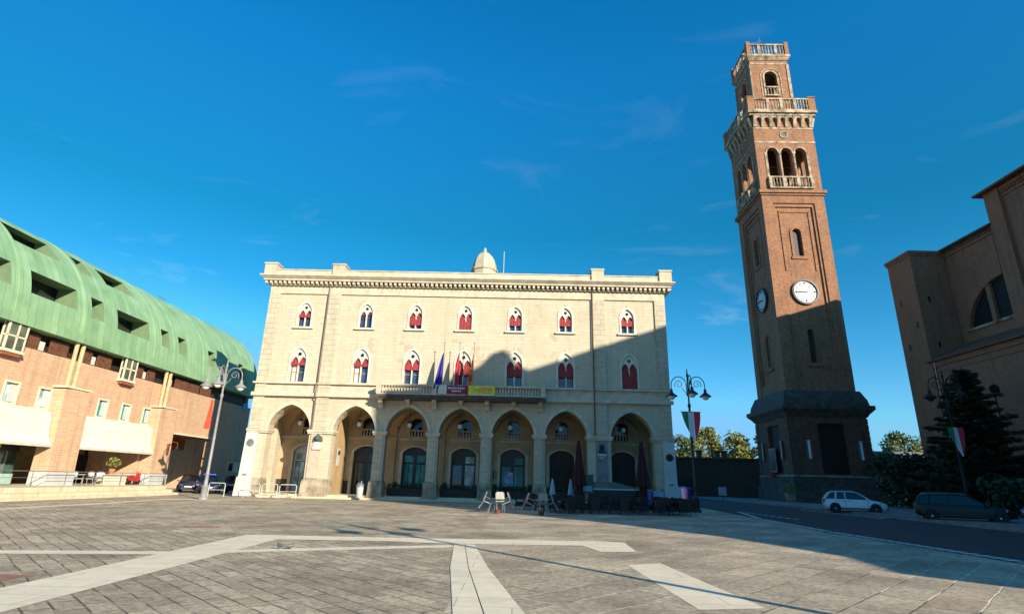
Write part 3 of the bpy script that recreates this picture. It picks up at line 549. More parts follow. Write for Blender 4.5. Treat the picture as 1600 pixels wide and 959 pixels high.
# balcony
bal = MB(); bx0, bx1 = AX[1]+A_/2+0.16, AX[5]-A_/2-0.16+0.0
bx0, bx1 = 10.45, 24.2
bal.box(bx0-0.1, bx1+0.1, -1.25, -0.322, 7.98, 8.16); bal.box(bx0, bx1, -1.15, -0.142, 7.82, 7.98)
bal.box(bx0-0.02, bx1+0.02, -1.2, -0.322, 8.16, 8.2)
bl = bal.build('balcony', TSLAB, pal)
mb = MB(); mb.box(bx0-0.06, bx1+0.06, -1.22, -0.98, 8.92, 9.06); mb.box(bx0, bx1, -1.18, -1.0, 8.2, 8.3)
posts = [bx0+0.15, 15.16, 19.5, bx1-0.15]
for q in posts: mb.box(q-0.2, q+0.2, -1.21, -0.97, 8.3, 8.92)
for q in (bx0+0.03, bx1-0.21): mb.box(q, q+0.18, -0.98, -0.12, 8.92, 9.06); mb.box(q+0.01, q+0.17, -0.98, -0.12, 8.2, 8.3)
k = bx0+0.5
while k < bx1-0.3:
    if all(abs(k-q) > 0.26 for q in posts): mb.lathe([(0.05, 8.3), (0.055, 8.36), (0.085, 8.5), (0.05, 8.72), (0.055, 8.92)], (k, -1.09, 0), 7)
    k += 0.24
mb.build('balcony_balustrade', TRIM, bl)
for q in (bx0+0.3, 15.16, 19.5, bx1-0.3):
    mb = MB(Matrix.Translation((q, 0, 0)) @ Matrix(((0,1,0,0),(1,0,0,0),(0,0,1,0),(0,0,0,1))))
    mb.prism([(-0.142, 7.1), (-0.35, 7.15), (-0.45, 7.4), (-0.75, 7.55), (-1.0, 7.82), (-0.142, 7.82)], -0.18, 0.18); mb.build('bracket', TRIM, bl)
for q in (AX[2], AX[3], AX[4]):
    mb = MB(); mb.frus((q-0.12, q+0.12, -0.5, -0.142, 7.5), (q-0.2, q+0.2, -0.9, -0.142, 7.82)); mb.build('bracket', TRIM, bl)
# downpipes
for q in (5.20, W-6.3):
    mb = MB(); mb.tube([(q, -0.20, 17.7), (q, -0.22, 9.3), (q, -0.40, 9.1), (q, -0.40, 7.9), (q, -0.22, 7.7), (q, -0.22, 5.35)], 0.055, 7); mb.build('downpipe', plain('brown_pipe', (0.12, 0.07, 0.05), 0.5), pal)
# banners on the balcony
def pl(x, y, z=0): # palace-local to world
    return Vector((PX+x*cos(YAW)-y*sin(YAW), PY+x*sin(YAW)+y*cos(YAW), z))
def cloth_banner(x0, x1, z0, z1, mat, label, marks):
    t = thing('banner', label, 'banner', pl(x0, -1.3, z0), YAW)
    mb = MB(); n = 14; vs = []
    for k in range(n+1):
        for zz in (0, z1-z0): vs.append(((x1-x0)*k/n, -0.02*math.sin(k*1.3)-0.01, zz-0.015*math.sin(k*0.9)))
    mb.add(vs, [(2*k, 2*k+2, 2*k+3, 2*k+1) for k in range(n)]); mb.add([(v[0], v[1]+0.012, v[2]) for v in vs], [(2*k+2, 2*k, 2*k+1, 2*k+3) for k in range(n)]); mb.build('cloth', mat, t)
    for (a, b_, c, d, mt) in marks:
        mm = MB(); 
        for (xa, xb) in a: mm.box(xa, xb, -0.048-b_, -0.044-b_, c, d)
        mm.build('printing', mt, t)
    return t
MAROON = plain('maroon_cloth', (0.20, 0.02, 0.05), 0.8, var=0.2); YEL = plain('yellow_cloth', (0.72, 0.58, 0.06), 0.8, var=0.12); PINKW = plain('white_ink', (0.7, 0.6, 0.62), 0.8); REDI = plain('red_ink', (0.5, 0.05, 0.04), 0.8)
random.seed(3)
l1 = []; xx = 0.1
while xx < 1.5: wv = random.uniform(0.06, 0.14); l1.append((xx, xx+wv)); xx += wv+0.05
cloth_banner(15.55, 16.3, 8.28, 9.0, AWN, 'plain white cloth on the balcony rail beside the maroon banner', [])
cloth_banner(16.2, 17.95, 8.32, 9.0, MAROON, 'maroon banner with rows of white lettering on the balcony rail', [(l1, 0.002, 0.38, 0.53, PINKW), ([(0.4, 0.5), (0.55, 0.7), (0.74, 0.85), (0.9, 1.05), (1.1, 1.2)], 0.002, 0.16, 0.27, PINKW)])
cloth_banner(17.97, 20.15, 8.22, 9.0, YEL, 'long yellow banner with red lines of print on the balcony rail', [([(0.9, 1.9)], 0.002, 0.55, 0.6, REDI), ([(0.5, 1.95)], 0.002, 0.40, 0.44, REDI), ([(0.1, 2.1)], 0.002, 0.02, 0.10, AWN), ([(0.7, 1.8)], 0.002, 0.22, 0.26, FLUSHG)])
# flags standing at the balcony
def flag(x, mat, w_, label, lean=0.0, hf=2.6, seed=0):
    t = thing('flag', label, 'flag', pl(x, -1.05, 8.3), YAW, 'flags on the balcony')
    mb = MB(); mb.tube([(0, 0, -0.1), (lean, -0.15, 4.2)], [0.035, 0.022], 7); mb.lathe([(0, 4.2), (0.06, 4.26), (0, 4.4)], (lean, -0.15, 0), 7); mb.build('pole', GREYM, t)
    mb = MB(); nu, nv = 14, 16; vs = []; rnd = random.Random(seed)
    ph = rnd.uniform(0, 6)
    for j in range(nv+1):
        v = j/nv; wd = w_*(0.12+0.88*v**0.8)
        for i in range(nu+1):
            u = i/nu; vs.append((lean*(0.85-v*0.6)-u*wd+0.02, -0.12+0.12*math.sin(u*11+ph)*(0.3+v), 3.4-hf*v-0.25*u*(1-v)*0+0.12*math.sin(u*4+ph)*v))
    mb.add(vs, [(j*(nu+1)+i, j*(nu+1)+i+1, (j+1)*(nu+1)+i+1, (j+1)*(nu+1)+i) for j in range(nv) for i in range(nu)]); mb.build('cloth', mat, t, smooth=True)
    return t
flag(15.75, BLUEF, 0.72, 'deep blue flag drooping from a pole on the palace balcony', 0.06, 2.9, 1)
flag(17.05, ITAF, 0.62, 'red, white and green flag hanging in front of the middle balcony window', 0.05, 2.9, 2)
flag(18.25, GOLDF, 0.55, 'orange and gold flag drooping from the right-hand balcony pole', 0.06, 3.4, 3)
# hanging lanterns in the arcade
def lantern():
    t = thing('hanging_lantern', '', 'lamp', pl(AX[0], 2.3, 0), YAW, 'globe lanterns hanging in the arcade bays')
    mb = MB(); mb.tube([(0, 0, 7.2), (0, 0, 6.35)], 0.02, 6); mb.lathe([(0.05, 6.2), (0.19, 6.25), (0.16, 6.36), (0.05, 6.4)], (0, 0, 0), 10); mb.build('stem', IRON, t)
    mb = MB(); mb.lathe([(0.02, 5.82), (0.14, 5.86), (0.2, 6.0), (0.19, 6.15), (0.12, 6.24)], (0, 0, 0), 12); mb.build('globe', GLOBE, t, smooth=True); return t
L0 = lantern(); nth = ['first', 'second', 'third', 'fourth', 'fifth', 'sixth', 'seventh']
for i, c in enumerate(AX):
    lb = 'white globe lantern hanging in the %s arch of the arcade from the left' % nth[i]
    if i == 0: L0['label'] = lb
    else: dup(L0, pl(c-0.25, 2.3, 0), YAW, lb)

# ================================================================== LEFT BUILDING
LW = pi/2-0.013
lbd = thing('arcade_building', 'long orange brick building with curved green copper roof and white awnings', 'building', (-32.0, 0, 0), LW)
# openings: frames
S0, S1 = 6.0, 67.0
PER = 10.7
pil = [38.1+PER*k for k in range(-3, 2)]   # left edges of brick piers
wins = []
for k in range(-3, 2):
    b0 = 40.4+PER*k
    if b0 > 50: continue
    wins += [b0+0.15+0.4, b0+2.7, b0+5.35, b0+8.05]
wins = [q for q in wins if S0+1 < q < 50]
wins = [35.0-PER, 37.6-PER, 24.0-10, 27.0, 30.0, 35.0, 37.6, 40.6, 43.1, 45.75, 48.45]
mb = MB()
mb.wall(S0, 51.3, 5.0, 9.25, 0, 0.4, [(q, 1.0, 5.6, 6.9, 0) for q in wins], ends=False)
mb.wall(51.3, S1, 5.1, 9.25, 0, 0.4, [], ends=False); mb.box(51.3, 51.9, 0, 0.4, 0, 5.1); mb.box(59.2, S1, 0, 0.4, 0, 5.1)
mb.box(S1-0.4, S1, 0.4, 14, 0, 10.8); mb.box(S0, S0+0.4, 0.4, 14, 0, 10.8)
mb.build('brick_wall', BRICKL, lbd)
for q in pil:
    q1 = q+2.35
    mb = MB(); mb.frus((q, q1, -1.15, 0, 1.5), (q, q1, -0.95, 0, 6.6)); mb.add([(q,-0.95,6.6),(q1,-0.95,6.6),(q1,0,6.6),(q,0,6.6)], [(3,2,1,0)]); mb.prism([(q, 6.6), (q1, 6.6), (q1, 7.0), (q+(q1-q)*.5, 7.1), (q, 7.0)], -0.92, -0.001)
    pr = mb.build('brick_pier', BRICKL, lbd)
    mb = MB(); mb.box(q-0.04, q1+0.04, -1.2, 0, 0.65, 1.5); mb.build('pier_base', MARBLE, pr)
    mb = MB(); mb.box(q-0.05, q1+0.05, -1.0, 0, 7.1, 7.22); mb.build('pier_cap', CREAM, pr)
    for d in (0.85, 1.45):
        mb = MB(); mb.tube([(q+d, -0.22, 7.2), (q+d, -0.22, 10.7)], 0.14, 9); mb.build('downpipe', YPIPE, lbd)
for i, q in enumerate(wins):
    mb = MB(); mb.band([(q-0.47, 5.64), (q-0.47, 6.86), (q+0.47, 6.86), (q+0.47, 5.64)], [(q-0.58, 5.52), (q-0.58, 6.98), (q+0.58, 6.98), (q+0.58, 5.52)], -0.05, 0.3, True); wn = mb.build('window', CREAM, lbd)
    mb = MB(); mb.box(q-0.45, q+0.45, 0.16, 0.2, 5.65, 6.85); mb.build('pane', LITGL if q < 39 else TEAL, wn)
    mb = MB(); mb.box(q+0.02, q+0.4, 0.1, 0.14, 5.7, 6.8); mb.build('casement', WHITEM, wn)
# shadow gap band with shutters and small windows below the eave
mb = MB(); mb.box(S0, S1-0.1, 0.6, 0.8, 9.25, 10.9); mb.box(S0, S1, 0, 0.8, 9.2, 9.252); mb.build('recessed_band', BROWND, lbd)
shs = [(34.7,36.2),(37.1,38.7),(39.9,41.0) ,(41.6,43.1),(45.9,47.0),(47.6,48.6),(51.7,54.0),(54.2,55.8),(56.1,58.0),(28.0,29.8),(24,25.5),(30,31.6)]
for a, b_ in shs:
    mb = MB(); nn = int((b_-a)/0.16)
    for k in range(nn): mb.box(a+(b_-a)*k/nn, a+(b_-a)*(k+0.8)/nn, 0.10, 0.16, 9.28, 10.2)
    mb.box(a, b_, 0.16, 0.2, 9.3, 10.15); mb.build('timber_shutter', SHUT, lbd)
for a in (36.35, 41.1, 47.1, 50.9, 26.3):
    mb = MB(); mb.box(a, a+0.5, 0.3, 0.36, 9.28, 10.05); wn = mb.build('window', DARKGL, lbd); mb = MB(); mb.box(a, a+0.42, 0.22, 0.28, 9.3, 9.9); mb.build('curtain', AWN, wn)
# projecting bay windows
for a in (33.2-PER, 33.2, 44.0):
    mb = MB(); z0, z1 = 8.7, 10.75
    mb.box(a-0.08, a+1.5, -0.45, 0.1, z0-0.12, z0+0.05)
    for q in (a, a+0.7, a+1.34):
        mb.box(q, q+0.1, -0.40, -0.30, z0, z1)
    mb.box(a, a+0.1, -0.1, 0, z0, z1); mb.box(a+1.34, a+1.44, -0.1, 0, z0, z1); mb.box(a, a+1.44, -0.40, -0.30, z0+0.85, z0+0.95); mb.box(a, a+0.1, -0.30, -0.1, z0+0.85, z0+0.95); mb.box(a+1.34, a+1.44, -0.30, -0.1, z0+0.85, z0+0.95)
    by = mb.build('bay_window', CREAM, lbd)
    mb = MB(); mb.box(a+0.04, a+1.40, -0.36, 0.05, z0+0.05, z1-0.02); mb.build('pane', glass('bay_glass%d' % int(a), (0.10, 0.12, 0.08), 0.1), by)
    mb = MB(); mb.box(a+0.05, a+1.36, -0.38, 0.0, z0-0.32, z0-0.12); mb.build('bay_underside', plain('rust_panel', (0.30, 0.09, 0.04), 0.7), by)
# awnings between piers
for k, (a, b_) in enumerate([(40.45, 48.8), (40.45-PER, 38.05), (40.45-2*PER, 38.05-PER)]):
    mb = MB(); prof = [(-0.02, 5.44), (-0.40, 5.40), (-0.48, 5.0), (-0.56, 4.4), (-0.64, 3.85), (-1.0, 3.24)]; n = 1
    vs = [(a, y, z) for y, z in prof]+[(b_, y, z) for y, z in prof]; m_ = len(prof); mb.add(vs, [(i, m_+i, m_+i+1, i+1) for i in range(m_-1)])
    mb.add([(v[0], v[1]+0.02, v[2]-0.02) for v in vs], [(i+1, m_+i+1, m_+i, i) for i in range(m_-1)]); mb.add([(a, y, z) for y, z in prof]+[(a, -0.02, 3.3)], [tuple(range(m_+1))]); mb.add([(b_, y, z) for y, z in prof]+[(b_, -0.02, 3.3)], [tuple(range(m_, -1, -1))])
    aw = mb.build('awning', AWN, lbd)
    mb = MB(); nn = int((b_-a)/0.35); vs = []
    for i in range(nn*2+1): xx = a+(b_-a)*i/(nn*2); dz = 0.05*abs(math.sin(i*pi/4)); vs += [(xx, -1.01, 3.25), (xx, -1.03, 3.08+dz*0.2)]
    mb.add(vs, [(2*i, 2*i+1, 2*i+3, 2*i+2) for i in range(nn*2)]); mb.add([(v[0], v[1]+0.01, v[2]) for v in vs], [(2*i+2, 2*i+3, 2*i+1, 2*i) for i in range(nn*2)])
    mb.build('valance', AWN2, aw)
    mb = MB(); mb.box(a, b_, -0.12, 0.0, 5.4, 5.52); mb.build('awning_box', CREAM, aw)
# ground floor behind piers
mb = MB(); mb.box(S0, 48.0, 4.2, 4.4, 0.65, 5.0); mb.box(S0, 51.4, 0.0, 4.4, 4.98, 5.0); mb.build('shop_back_wall', plain('olive_render', (0.22, 0.17, 0.08), 0.8, var=0.15), lbd)
mb = MB(); mb.box(45.6, 48.4, 4.1, 4.19, 0.7, 2.9); mb.build('shop_door', DARKGL, lbd)
mb = MB(); mb.box(20.0, 37.9, 1.0, 1.1, 0.7, 3.4); o = mb.build('shopfront', glass('shop_glass', (0.06, 0.12, 0.10), 0.06), lbd)
mb = MB(); mb.box(20.0, 37.9, 0.9, 0.98, 2.75, 3.4); mb.build('fascia', DARK, o); mb = MB(); mb.box(20.0, 37.9, 0.9, 0.99, 0.7, 1.35); mb.build('stall_riser', plain('pale_green_panel', (0.35, 0.50, 0.44), 0.5), o)
mb = MB(); mb.box(35.9, 36.4, 0.86, 0.9, 2.9, 3.25); mb.build('shop_emblem', YEL, o)
for q in (33.5, 35.2, 37.0): mb = MB(); mb.box(q, q+0.08, 0.9, 0.985, 1.35, 2.75); mb.build('mullion', GREYM, o)
mb = MB(); mb.box(48.4, 48.7, -0.05, 4.2, 0.6, 5.0); mb.build('cross_wall', BRICKL, lbd); mb = MB(); mb.box(51.3, 51.5, 0.4, 4.2, 0.1, 5.1); mb.build('cross_wall', BRICKL, lbd)
# passage opening at the far end
mb = MB(); mb.box(51.9, 59.2, 2.5, 2.7, 3.9, 5.1); mb.box(51.9, 59.2, 0.4, 8, 5.0, 5.1); mb.build('passage_soffit', plain('rust_render', (0.42, 0.14, 0.05), 0.8), lbd)
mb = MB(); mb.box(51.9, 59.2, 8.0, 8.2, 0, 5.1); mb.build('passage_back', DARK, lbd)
mb = MB(); mb.box(51.7, 59.4, -0.12, 0.0, 5.1, 5.24); mb.build('lintel', CREAM, lbd)
mb = MB(); mb.box(51.0, 51.9, -0.3, 0.4, 0, 3.3); mb.build('cream_pier', CREAM, lbd)
mb = MB(); mb.wall(52.3, 55.6, 0.1, 3.3, 2.4, 2.5, [(53.1, 1.3, 0.3, 2.5, 0), (54.7, 1.5, 0.3, 2.5, 0)]); o = mb.build('glass_screen', GREYM, lbd); mb = MB(); mb.box(52.3, 55.6, 2.44, 2.46, 0.3, 2.5); mb.build('pane', LITGL, o)
mb = MB(); mb.box(63.9, 66.4, -0.02, 0.05, 1.9, 3.0); o = mb.build('window', CREAM, lbd, 'window on the shaded far end'); mb = MB(); mb.box(64.1, 65.0, -0.05, -0.03, 2.0, 2.9); mb.build('pane', DARKGL, o)
# roof: half barrel with openings
RC, RR = (7.5, 11.1), 7.9
def th(z): return math.asin(max(-1, min(1, (z-RC[1])/RR)))
rops = [(28.4,32.6,12.6,14.15),(34.1,38.1,12.6,14.15),(39.5,40.8,12.5,14.1),(42.3,46.3,12.4,14.0),(48.0,49.2,12.4,13.95),(50.6,51.9,12.3,13.9),(55.9,57.2,12.2,13.8),(62.5,63.7,12.2,13.8),
        (28.0,31.6,16.0,17.35),(33.4,37.3,16.0,17.35),(39.3,40.6,16.0,17.3),(42.0,45.4,16.0,17.3),(17.7,21.9,12.6,14.15),(23.4,27.4,12.6,14.15)]
ss = sorted(set([S0-0.6, S1+0.1]+[q for o in rops for q in o[:2]]+list(range(8, 67, 2)))); tt = sorted(set([-0.06]+[th(o[2]) for o in rops]+[th(o[3]) for o in rops]+[rad(5*k) for k in range(0, 37)]))
def rp_(s_, t): return (s_, RC[0]-RR*cos(t), RC[1]+RR*sin(t))
mb = MB(); vid = {}; vs = []; fs = []
def vi(a, b_):
    if (a, b_) not in vid: vid[(a, b_)] = len(vs); vs.append(rp_(ss[a], tt[b_]))
    return vid[(a, b_)]
for a in range(len(ss)-1):
    for b_ in range(len(tt)-1):
        sm = (ss[a]+ss[a+1])/2; tm = (tt[b_]+tt[b_+1])/2
        if any(o[0] < sm < o[1] and th(o[2]) < tm < th(o[3]) for o in rops): continue
        fs.append((vi(a, b_), vi(a+1, b_), vi(a+1, b_+1), vi(a, b_+1)))
mb.add(vs, fs)
for s_ in (11, 16.5, 22.6, 28.0, 33.2, 38.8, 41.6, 47.1, 49.9, 55.0, 59.5, 64.0):
    n_ = 36; P = []
    for k in range(n_+1):
        t = rad(-3+183*k/n_)
        for (d, e) in ((-0.05, 0), (-0.05, 0.04), (0.05, 0.04), (0.05, 0)): P.append((s_+d, RC[0]-(RR+e)*cos(t), RC[1]+(RR+e)*sin(t)))
    ok = [(k*4+j, k*4+j+1, k*4+j+5, k*4+j+4) for k in range(n_) for j in range(3) if not any(o[0]-0.08 < s_ < o[1]+0.08 and th(o[2])-0.03 < rad(-3+183*(k+.5)/n_) < th(o[3])+0.03 for o in rops)]
    mb.add(P, ok)
# gable ends and a thick eave lip
for s_ in (S0-0.6, S1+0.1): mb.add([rp_(s_, rad(10*k)) for k in range(19)], [tuple(range(19))])
mb.box(S0-0.6, S1+0.1, -0.46, 0.62, 10.42, 10.56); mb.box(S0-0.6, S1+0.1, -0.52, -0.40, 10.42, 11.05)
rf = mb.build('copper_roof', COPPER, lbd, smooth=True)
for o in rops:
    t0, t1 = th(o[2]), th(o[3]); yb = RC[0]-RR*cos(t1)+ (1.4 if o[3] < 15 else 0.9)
    mb = MB(); P0 = [rp_(0, t0+(t1-t0)*k/6) for k in range(7)]
    for sx, rev in ((o[0], 0), (o[1], 1)):
        poly = [(sx, q[1], q[2]) for q in P0]+[(sx, yb, P0[-1][2]), (sx, yb, P0[0][2])]
        mb.add(poly, [tuple(range(9)) if rev else tuple(range(8, -1, -1))])
    mb.add([(o[0], P0[0][1], P0[0][2]), (o[1], P0[0][1], P0[0][2]), (o[1], yb, P0[0][2]), (o[0], yb, P0[0][2])], [(0,1,2,3)])
    mb.add([(o[0], P0[-1][1], P0[-1][2]), (o[1], P0[-1][1], P0[-1][2]), (o[1], yb, P0[-1][2]), (o[0], yb, P0[-1][2])], [(3,2,1,0)])
    d = mb.build('roof_recess', FLUSHG, rf)
    mb2 = MB(); mb2.box(o[0]+0.02, o[1]-0.02, yb-0.06, yb-0.01, P0[0][2]+0.02, P0[-1][2]-0.02)
    q = mb2.build('recess_glazing', DARKGL, lbd)
mb = MB(); mb.tube([(57.2, 7, 18.5), (57.2, 7, 20.0)], 0.04, 6)
for dz in (19.2, 19.5, 19.8): mb.tube([(56.4, 7, dz), (58.0, 7, dz)], 0.03, 5)
mb.box(56.9, 57.5, 6.8, 7.2, 18.5, 19.0); mb.build('aerial', GREYM, rf)
# raised forecourt with steps
mb = MB(Matrix.Translation((-32.0, 0, 0)) @ Matrix.Rotation(LW, 4, 'Z'))
mb.slab([(S0,-4.3),(46.3,-4.3),(51.0,-1.25),(51.3,-0.3),(51.3,4.4),(S0,4.4)], 0, 0.66); mb.slab([(S0,-4.75),(46.4,-4.75),(51.3,-1.3),(51.05,-1.26),(46.31,-4.302),(S0,-4.302)], 0, 0.40); mb.slab([(S0,-5.2),(46.6,-5.2),(51.7,-1.4),(51.32,-1.32),(46.42,-4.752),(S0,-4.752)], 0, 0.16)
o = mb.build('raised_forecourt', STEPS); struct(o)
def ll(s_, y, z=0.66): return Matrix.Translation((-32.0, 0, 0)) @ Matrix.Rotation(LW, 4, 'Z') @ Vector((s_, y, z))
# railing on the forecourt
t = thing('handrail', 'thin metal handrail along the front of the brick building under the awnings', 'railing', ll(20, -1.6), LW)
mb = MB(); mb.tube([(0, 0, 0.9), (30.5, 0, 0.9)], 0.025, 6); mb.build('rail', GREYM, t)
mb = MB(); mb.tube([(0, 0, 0.5), (30.5, 0, 0.5)], 0.015, 6); mb.build('lower_rail', GREYM, t)
for k in range(12):
    mb = MB(); mb.tube([(k*2.75, 0, 0), (k*2.75, 0, 0.9)], 0.025, 6); mb.build('post', GREYM, t)
# planter counter, plant, red moped-like shapes, tables
t = thing('counter', 'low cream counter under the white awning between two brick piers', 'counter', ll(44.7, -0.9), LW)
mb = MB(); mb.box(-1.2, 1.2, -0.3, 0.3, 0, 0.72); mb.build('body', CREAM, t); mb = MB(); mb.box(-1.26, 1.26, -0.36, 0.36, 0.72, 0.78); mb.build('top', WHITEM, t)
def leaves(mb, c, R, n, sz, rnd, flat=0.8):
    for _ in range(n):
        a = rnd.uniform(0, 2*pi); zz = rnd.uniform(-1, 1); rr = R*rnd.random()**0.4; q = sqrt(1-zz*zz)
        P = Vector((c[0]+rr*q*cos(a), c[1]+rr*q*sin(a), c[2]+rr*zz*flat))
        d1 = Vector((rnd.gauss(0,1), rnd.gauss(0,1), rnd.gauss(0,.7))).normalized()*sz*rnd.uniform(.6,1.3); d2 = d1.cross(Vector((rnd.gauss(0,1), rnd.gauss(0,1), rnd.gauss(0,1)))).normalized()*sz*rnd.uniform(.4,.9)
        mb.add([P-d1, P-d2*.8, P+d1, P+d2*.8], [(0,1,2,3)])
t = thing('potted_plant', 'yellow-green plant in an orange pot standing on the cream counter', 'plant', ll(44.5, -0.9, 1.44), LW)
mb = MB(); mb.lathe([(0.16, 0), (0.24, 0.4), (0.26, 0.42), (0.22, 0.42)], n=12); mb.build('pot', plain('terracotta', (0.45, 0.18, 0.07), 0.8), t)
mb = MB(); leaves(mb, (0, 0, 0.85), 0.5, 260, 0.09, random.Random(5)); mb.build('foliage', LEAFY, t)
# cafe sets on forecourt
def table_set(name, label, loc, rz, mat, group):
    t = thing(name, label, 'table', loc, rz, group)
    mb = MB(); mb.lathe([(0.0, 0.72), (0.36, 0.72), (0.36, 0.75), (0, 0.75)], n=16); mb.build('tabletop', mat, t)
    mb = MB(); mb.lathe([(0.25, 0), (0.22, 0.03), (0.03, 0.06), (0.03, 0.72)], n=10); mb.build('pedestal', GREYM, t); return t
def chair(label, loc, rz, mat, frame, group, tilt=0.0, solid=False):
    t = thing('cafe_chair', label, 'chair', loc, rz, group)
    if tilt: t.rotation_euler = (tilt, 0, rz)
    mb = MB(); mb.box(-0.24, 0.24, -0.24, 0.24, 0.20 if solid else 0.43, 0.465); mb.build('seat', mat, t)
    mb = MB()
    zz = 0.466 if solid else 0.56; pts = [(-0.24, zz), (-0.24, 0.86), (-0.16, 0.94), (0.16, 0.94), (0.24, 0.86), (0.24, zz)]
    mb.prism(pts, 0.24, 0.265); mb.build('backrest', mat, t)
    for sx in (-1, 1):
        mb = MB(); mb.tube([(sx*0.21, -0.2, 0.45), (sx*0.23, -0.26, 0)], 0.014, 6); mb.build('leg', frame, t)
        mb = MB(); mb.tube([(sx*0.21, 0.27, 0.92), (sx*0.21, 0.22, 0.45), (sx*0.23, 0.30, 0)], 0.014, 6); mb.build('leg', frame, t)
        mb = MB(); mb.tube([(sx*0.23, 0.25, 0.68), (sx*0.25, -0.05, 0.68), (sx*0.24, -0.22, 0.62), (sx*0.22, -0.22, 0.45)], 0.014, 6); mb.build('armrest', frame, t)
    return t
t1 = table_set('cafe_table', 'white round café table under the awning, left of the cream counter', ll(41.6, -1.0), 0, WHITEM, None)
c1 = chair('white café chair at the left of the white table under the awning', ll(41.0, -1.0), 1.4, WHITEM, GREYM, 'chairs under the white awning')
dup(c1, ll(42.3, -0.8), -1.8, 'white café chair between the white round table and the cream counter')
dup(c1, ll(42.9, -1.2), 0.4, 'white café chair nearest the cream counter on its left')
# scooter (red) right of the counter
t = thing('scooter', 'red and white scooter parked beside the right brick pier under the awning', 'scooter', ll(47.4, -0.8), LW)
mb = MB(); mb.prism([(-0.7, 0.35), (-0.2, 0.3), (0.3, 0.25), (0.5, 0.3), (0.55, 0.9), (0.45, 0.92), (0.3, 0.4), (-0.1, 0.42), (-0.2, 0.75), (-0.75, 0.7)], -0.16, 0.16); mb.build('body', plain('scooter_red', (0.5, 0.03, 0.03), 0.3, coat=0.5), t)
for q in (-0.55, 0.62): mb = MB(); mb.lathe([(0.08, -0.05), (0.22, -0.05), (0.24, 0), (0.22, 0.05), (0.08, 0.05)], (q, 0, 0.24), 16, 'y'); mb.build('wheel', DARK, t)
mb = MB(); mb.tube([(0.62, 0, 0.24), (0.45, 0, 1.0), (0.42, -0.28, 1.05)], 0.03, 6); mb.tube([(0.45, 0, 1.0), (0.42, 0.28, 1.05)], 0.03, 6); mb.build('handlebar', GREYM, t)
mb = MB(); mb.box(-0.75, -0.15, -0.15, 0.15, 0.74, 0.84); mb.build('seat', WHITEM, t)
# wall lamp on brick pier
t = thing('wall_lamp', 'ornate iron wall lamp on the brick pier left of the dark passage', 'lamp', ll(50.6, -1.2, 3.6), LW)
mb = MB(); mb.tube([(0, 0.2, 0.2), (0, -0.3, 0.7), (0, -0.7, 0.6), (0, -0.75, 0.3)], 0.03, 6); mb.box(-0.1, 0.1, 0.0, 0.25, -0.4, 0.5); mb.build('bracket', plain('rust_iron', (0.16, 0.05, 0.025), 0.7), t)
mb = MB(); mb.lathe([(0.05, 0.3), (0.18, 0.15), (0.2, 0.1), (0.1, -0.1)], (0, -0.75, 0), 10); mb.build('shade', IRON, t)
# blue sign and small bits in the shaded end
o = MB(Matrix.Translation((-32.0, 0, 0)) @ Matrix.Rotation(LW, 4, 'Z')).box(65.0, 65.5, -0.12, -0.02, 8.9, 9.6).box(65.6, 66.1, -0.12, -0.02, 8.9, 9.6).build('blue_sign', plain('blue_enamel', (0.05, 0.22, 0.65), 0.4)); tag(o, 'small blue double sign high on the shaded end of the brick building', 'sign')

# ================================================================== BELL TOWER
TCX, TCY, TY = 39.586, 73.974, -0.0235
tw = thing('bell_tower', 'tall square red brick bell tower with white clock faces and an open arched belfry', 'tower', (TCX, TCY, 0), TY)
def four(fn):
    mb = MB()
    for k in range(4): mb.M = Matrix.Rotation(k*pi/2, 4, 'Z'); fn(mb)
    return mb
def each(name, fn, mat):
    for k in range(4):
        mb = MB(Matrix.Rotation(k*pi/2, 4, 'Z')); fn(mb); mb.build(name, mat, tw)
h = 4.38
# base
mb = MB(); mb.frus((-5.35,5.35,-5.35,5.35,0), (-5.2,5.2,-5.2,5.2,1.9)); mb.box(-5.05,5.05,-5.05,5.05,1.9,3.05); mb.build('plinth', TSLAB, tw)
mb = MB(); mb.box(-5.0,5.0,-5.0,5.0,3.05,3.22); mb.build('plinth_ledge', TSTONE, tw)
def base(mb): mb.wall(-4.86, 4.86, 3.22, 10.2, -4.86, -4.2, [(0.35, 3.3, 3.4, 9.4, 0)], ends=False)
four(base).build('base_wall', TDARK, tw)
def quo(mb):
    for z in range(10): wv = 0.85 if z % 2 else 0.6; mb.box(-4.93, -4.93+wv, -4.93, -4.86, 3.3+z*0.68, 3.3+z*0.68+0.62)
def quo2(mb):
    for z in range(10): wv = 0.85 if z % 2 else 0.6; mb.box(4.93-wv, 4.93, -4.93, -4.86, 3.3+z*0.68, 3.3+z*0.68+0.62)
each('base_quoins', quo, TDARK); each('base_quoins', quo2, TDARK)
def door(mb): mb.box(-1.3, 2.0, -4.5, -4.3, 3.3, 9.4)
each('base_door', door, plain('dark_timber', (0.010, 0.007, 0.006), 0.7))
mb = MB(); mb.frus((-4.95,4.95,-4.95,4.95,10.2), (-5.25,5.25,-5.25,5.25,10.7)); mb.frus((-5.3,5.3,-5.3,5.3,10.7), (-5.65,5.65,-5.65,5.65,11.1)); mb.box(-5.7,5.7,-5.7,5.7,11.1,11.6); mb.frus((-5.3,5.3,-5.3,5.3,11.6), (-5.15,5.15,-5.15,5.15,12.5)); mb.frus((-5.1,5.1,-5.1,5.1,12.5), (-4.7,4.7,-4.7,4.7,13.5)); mb.build('base_cornice', TSLAB, tw)
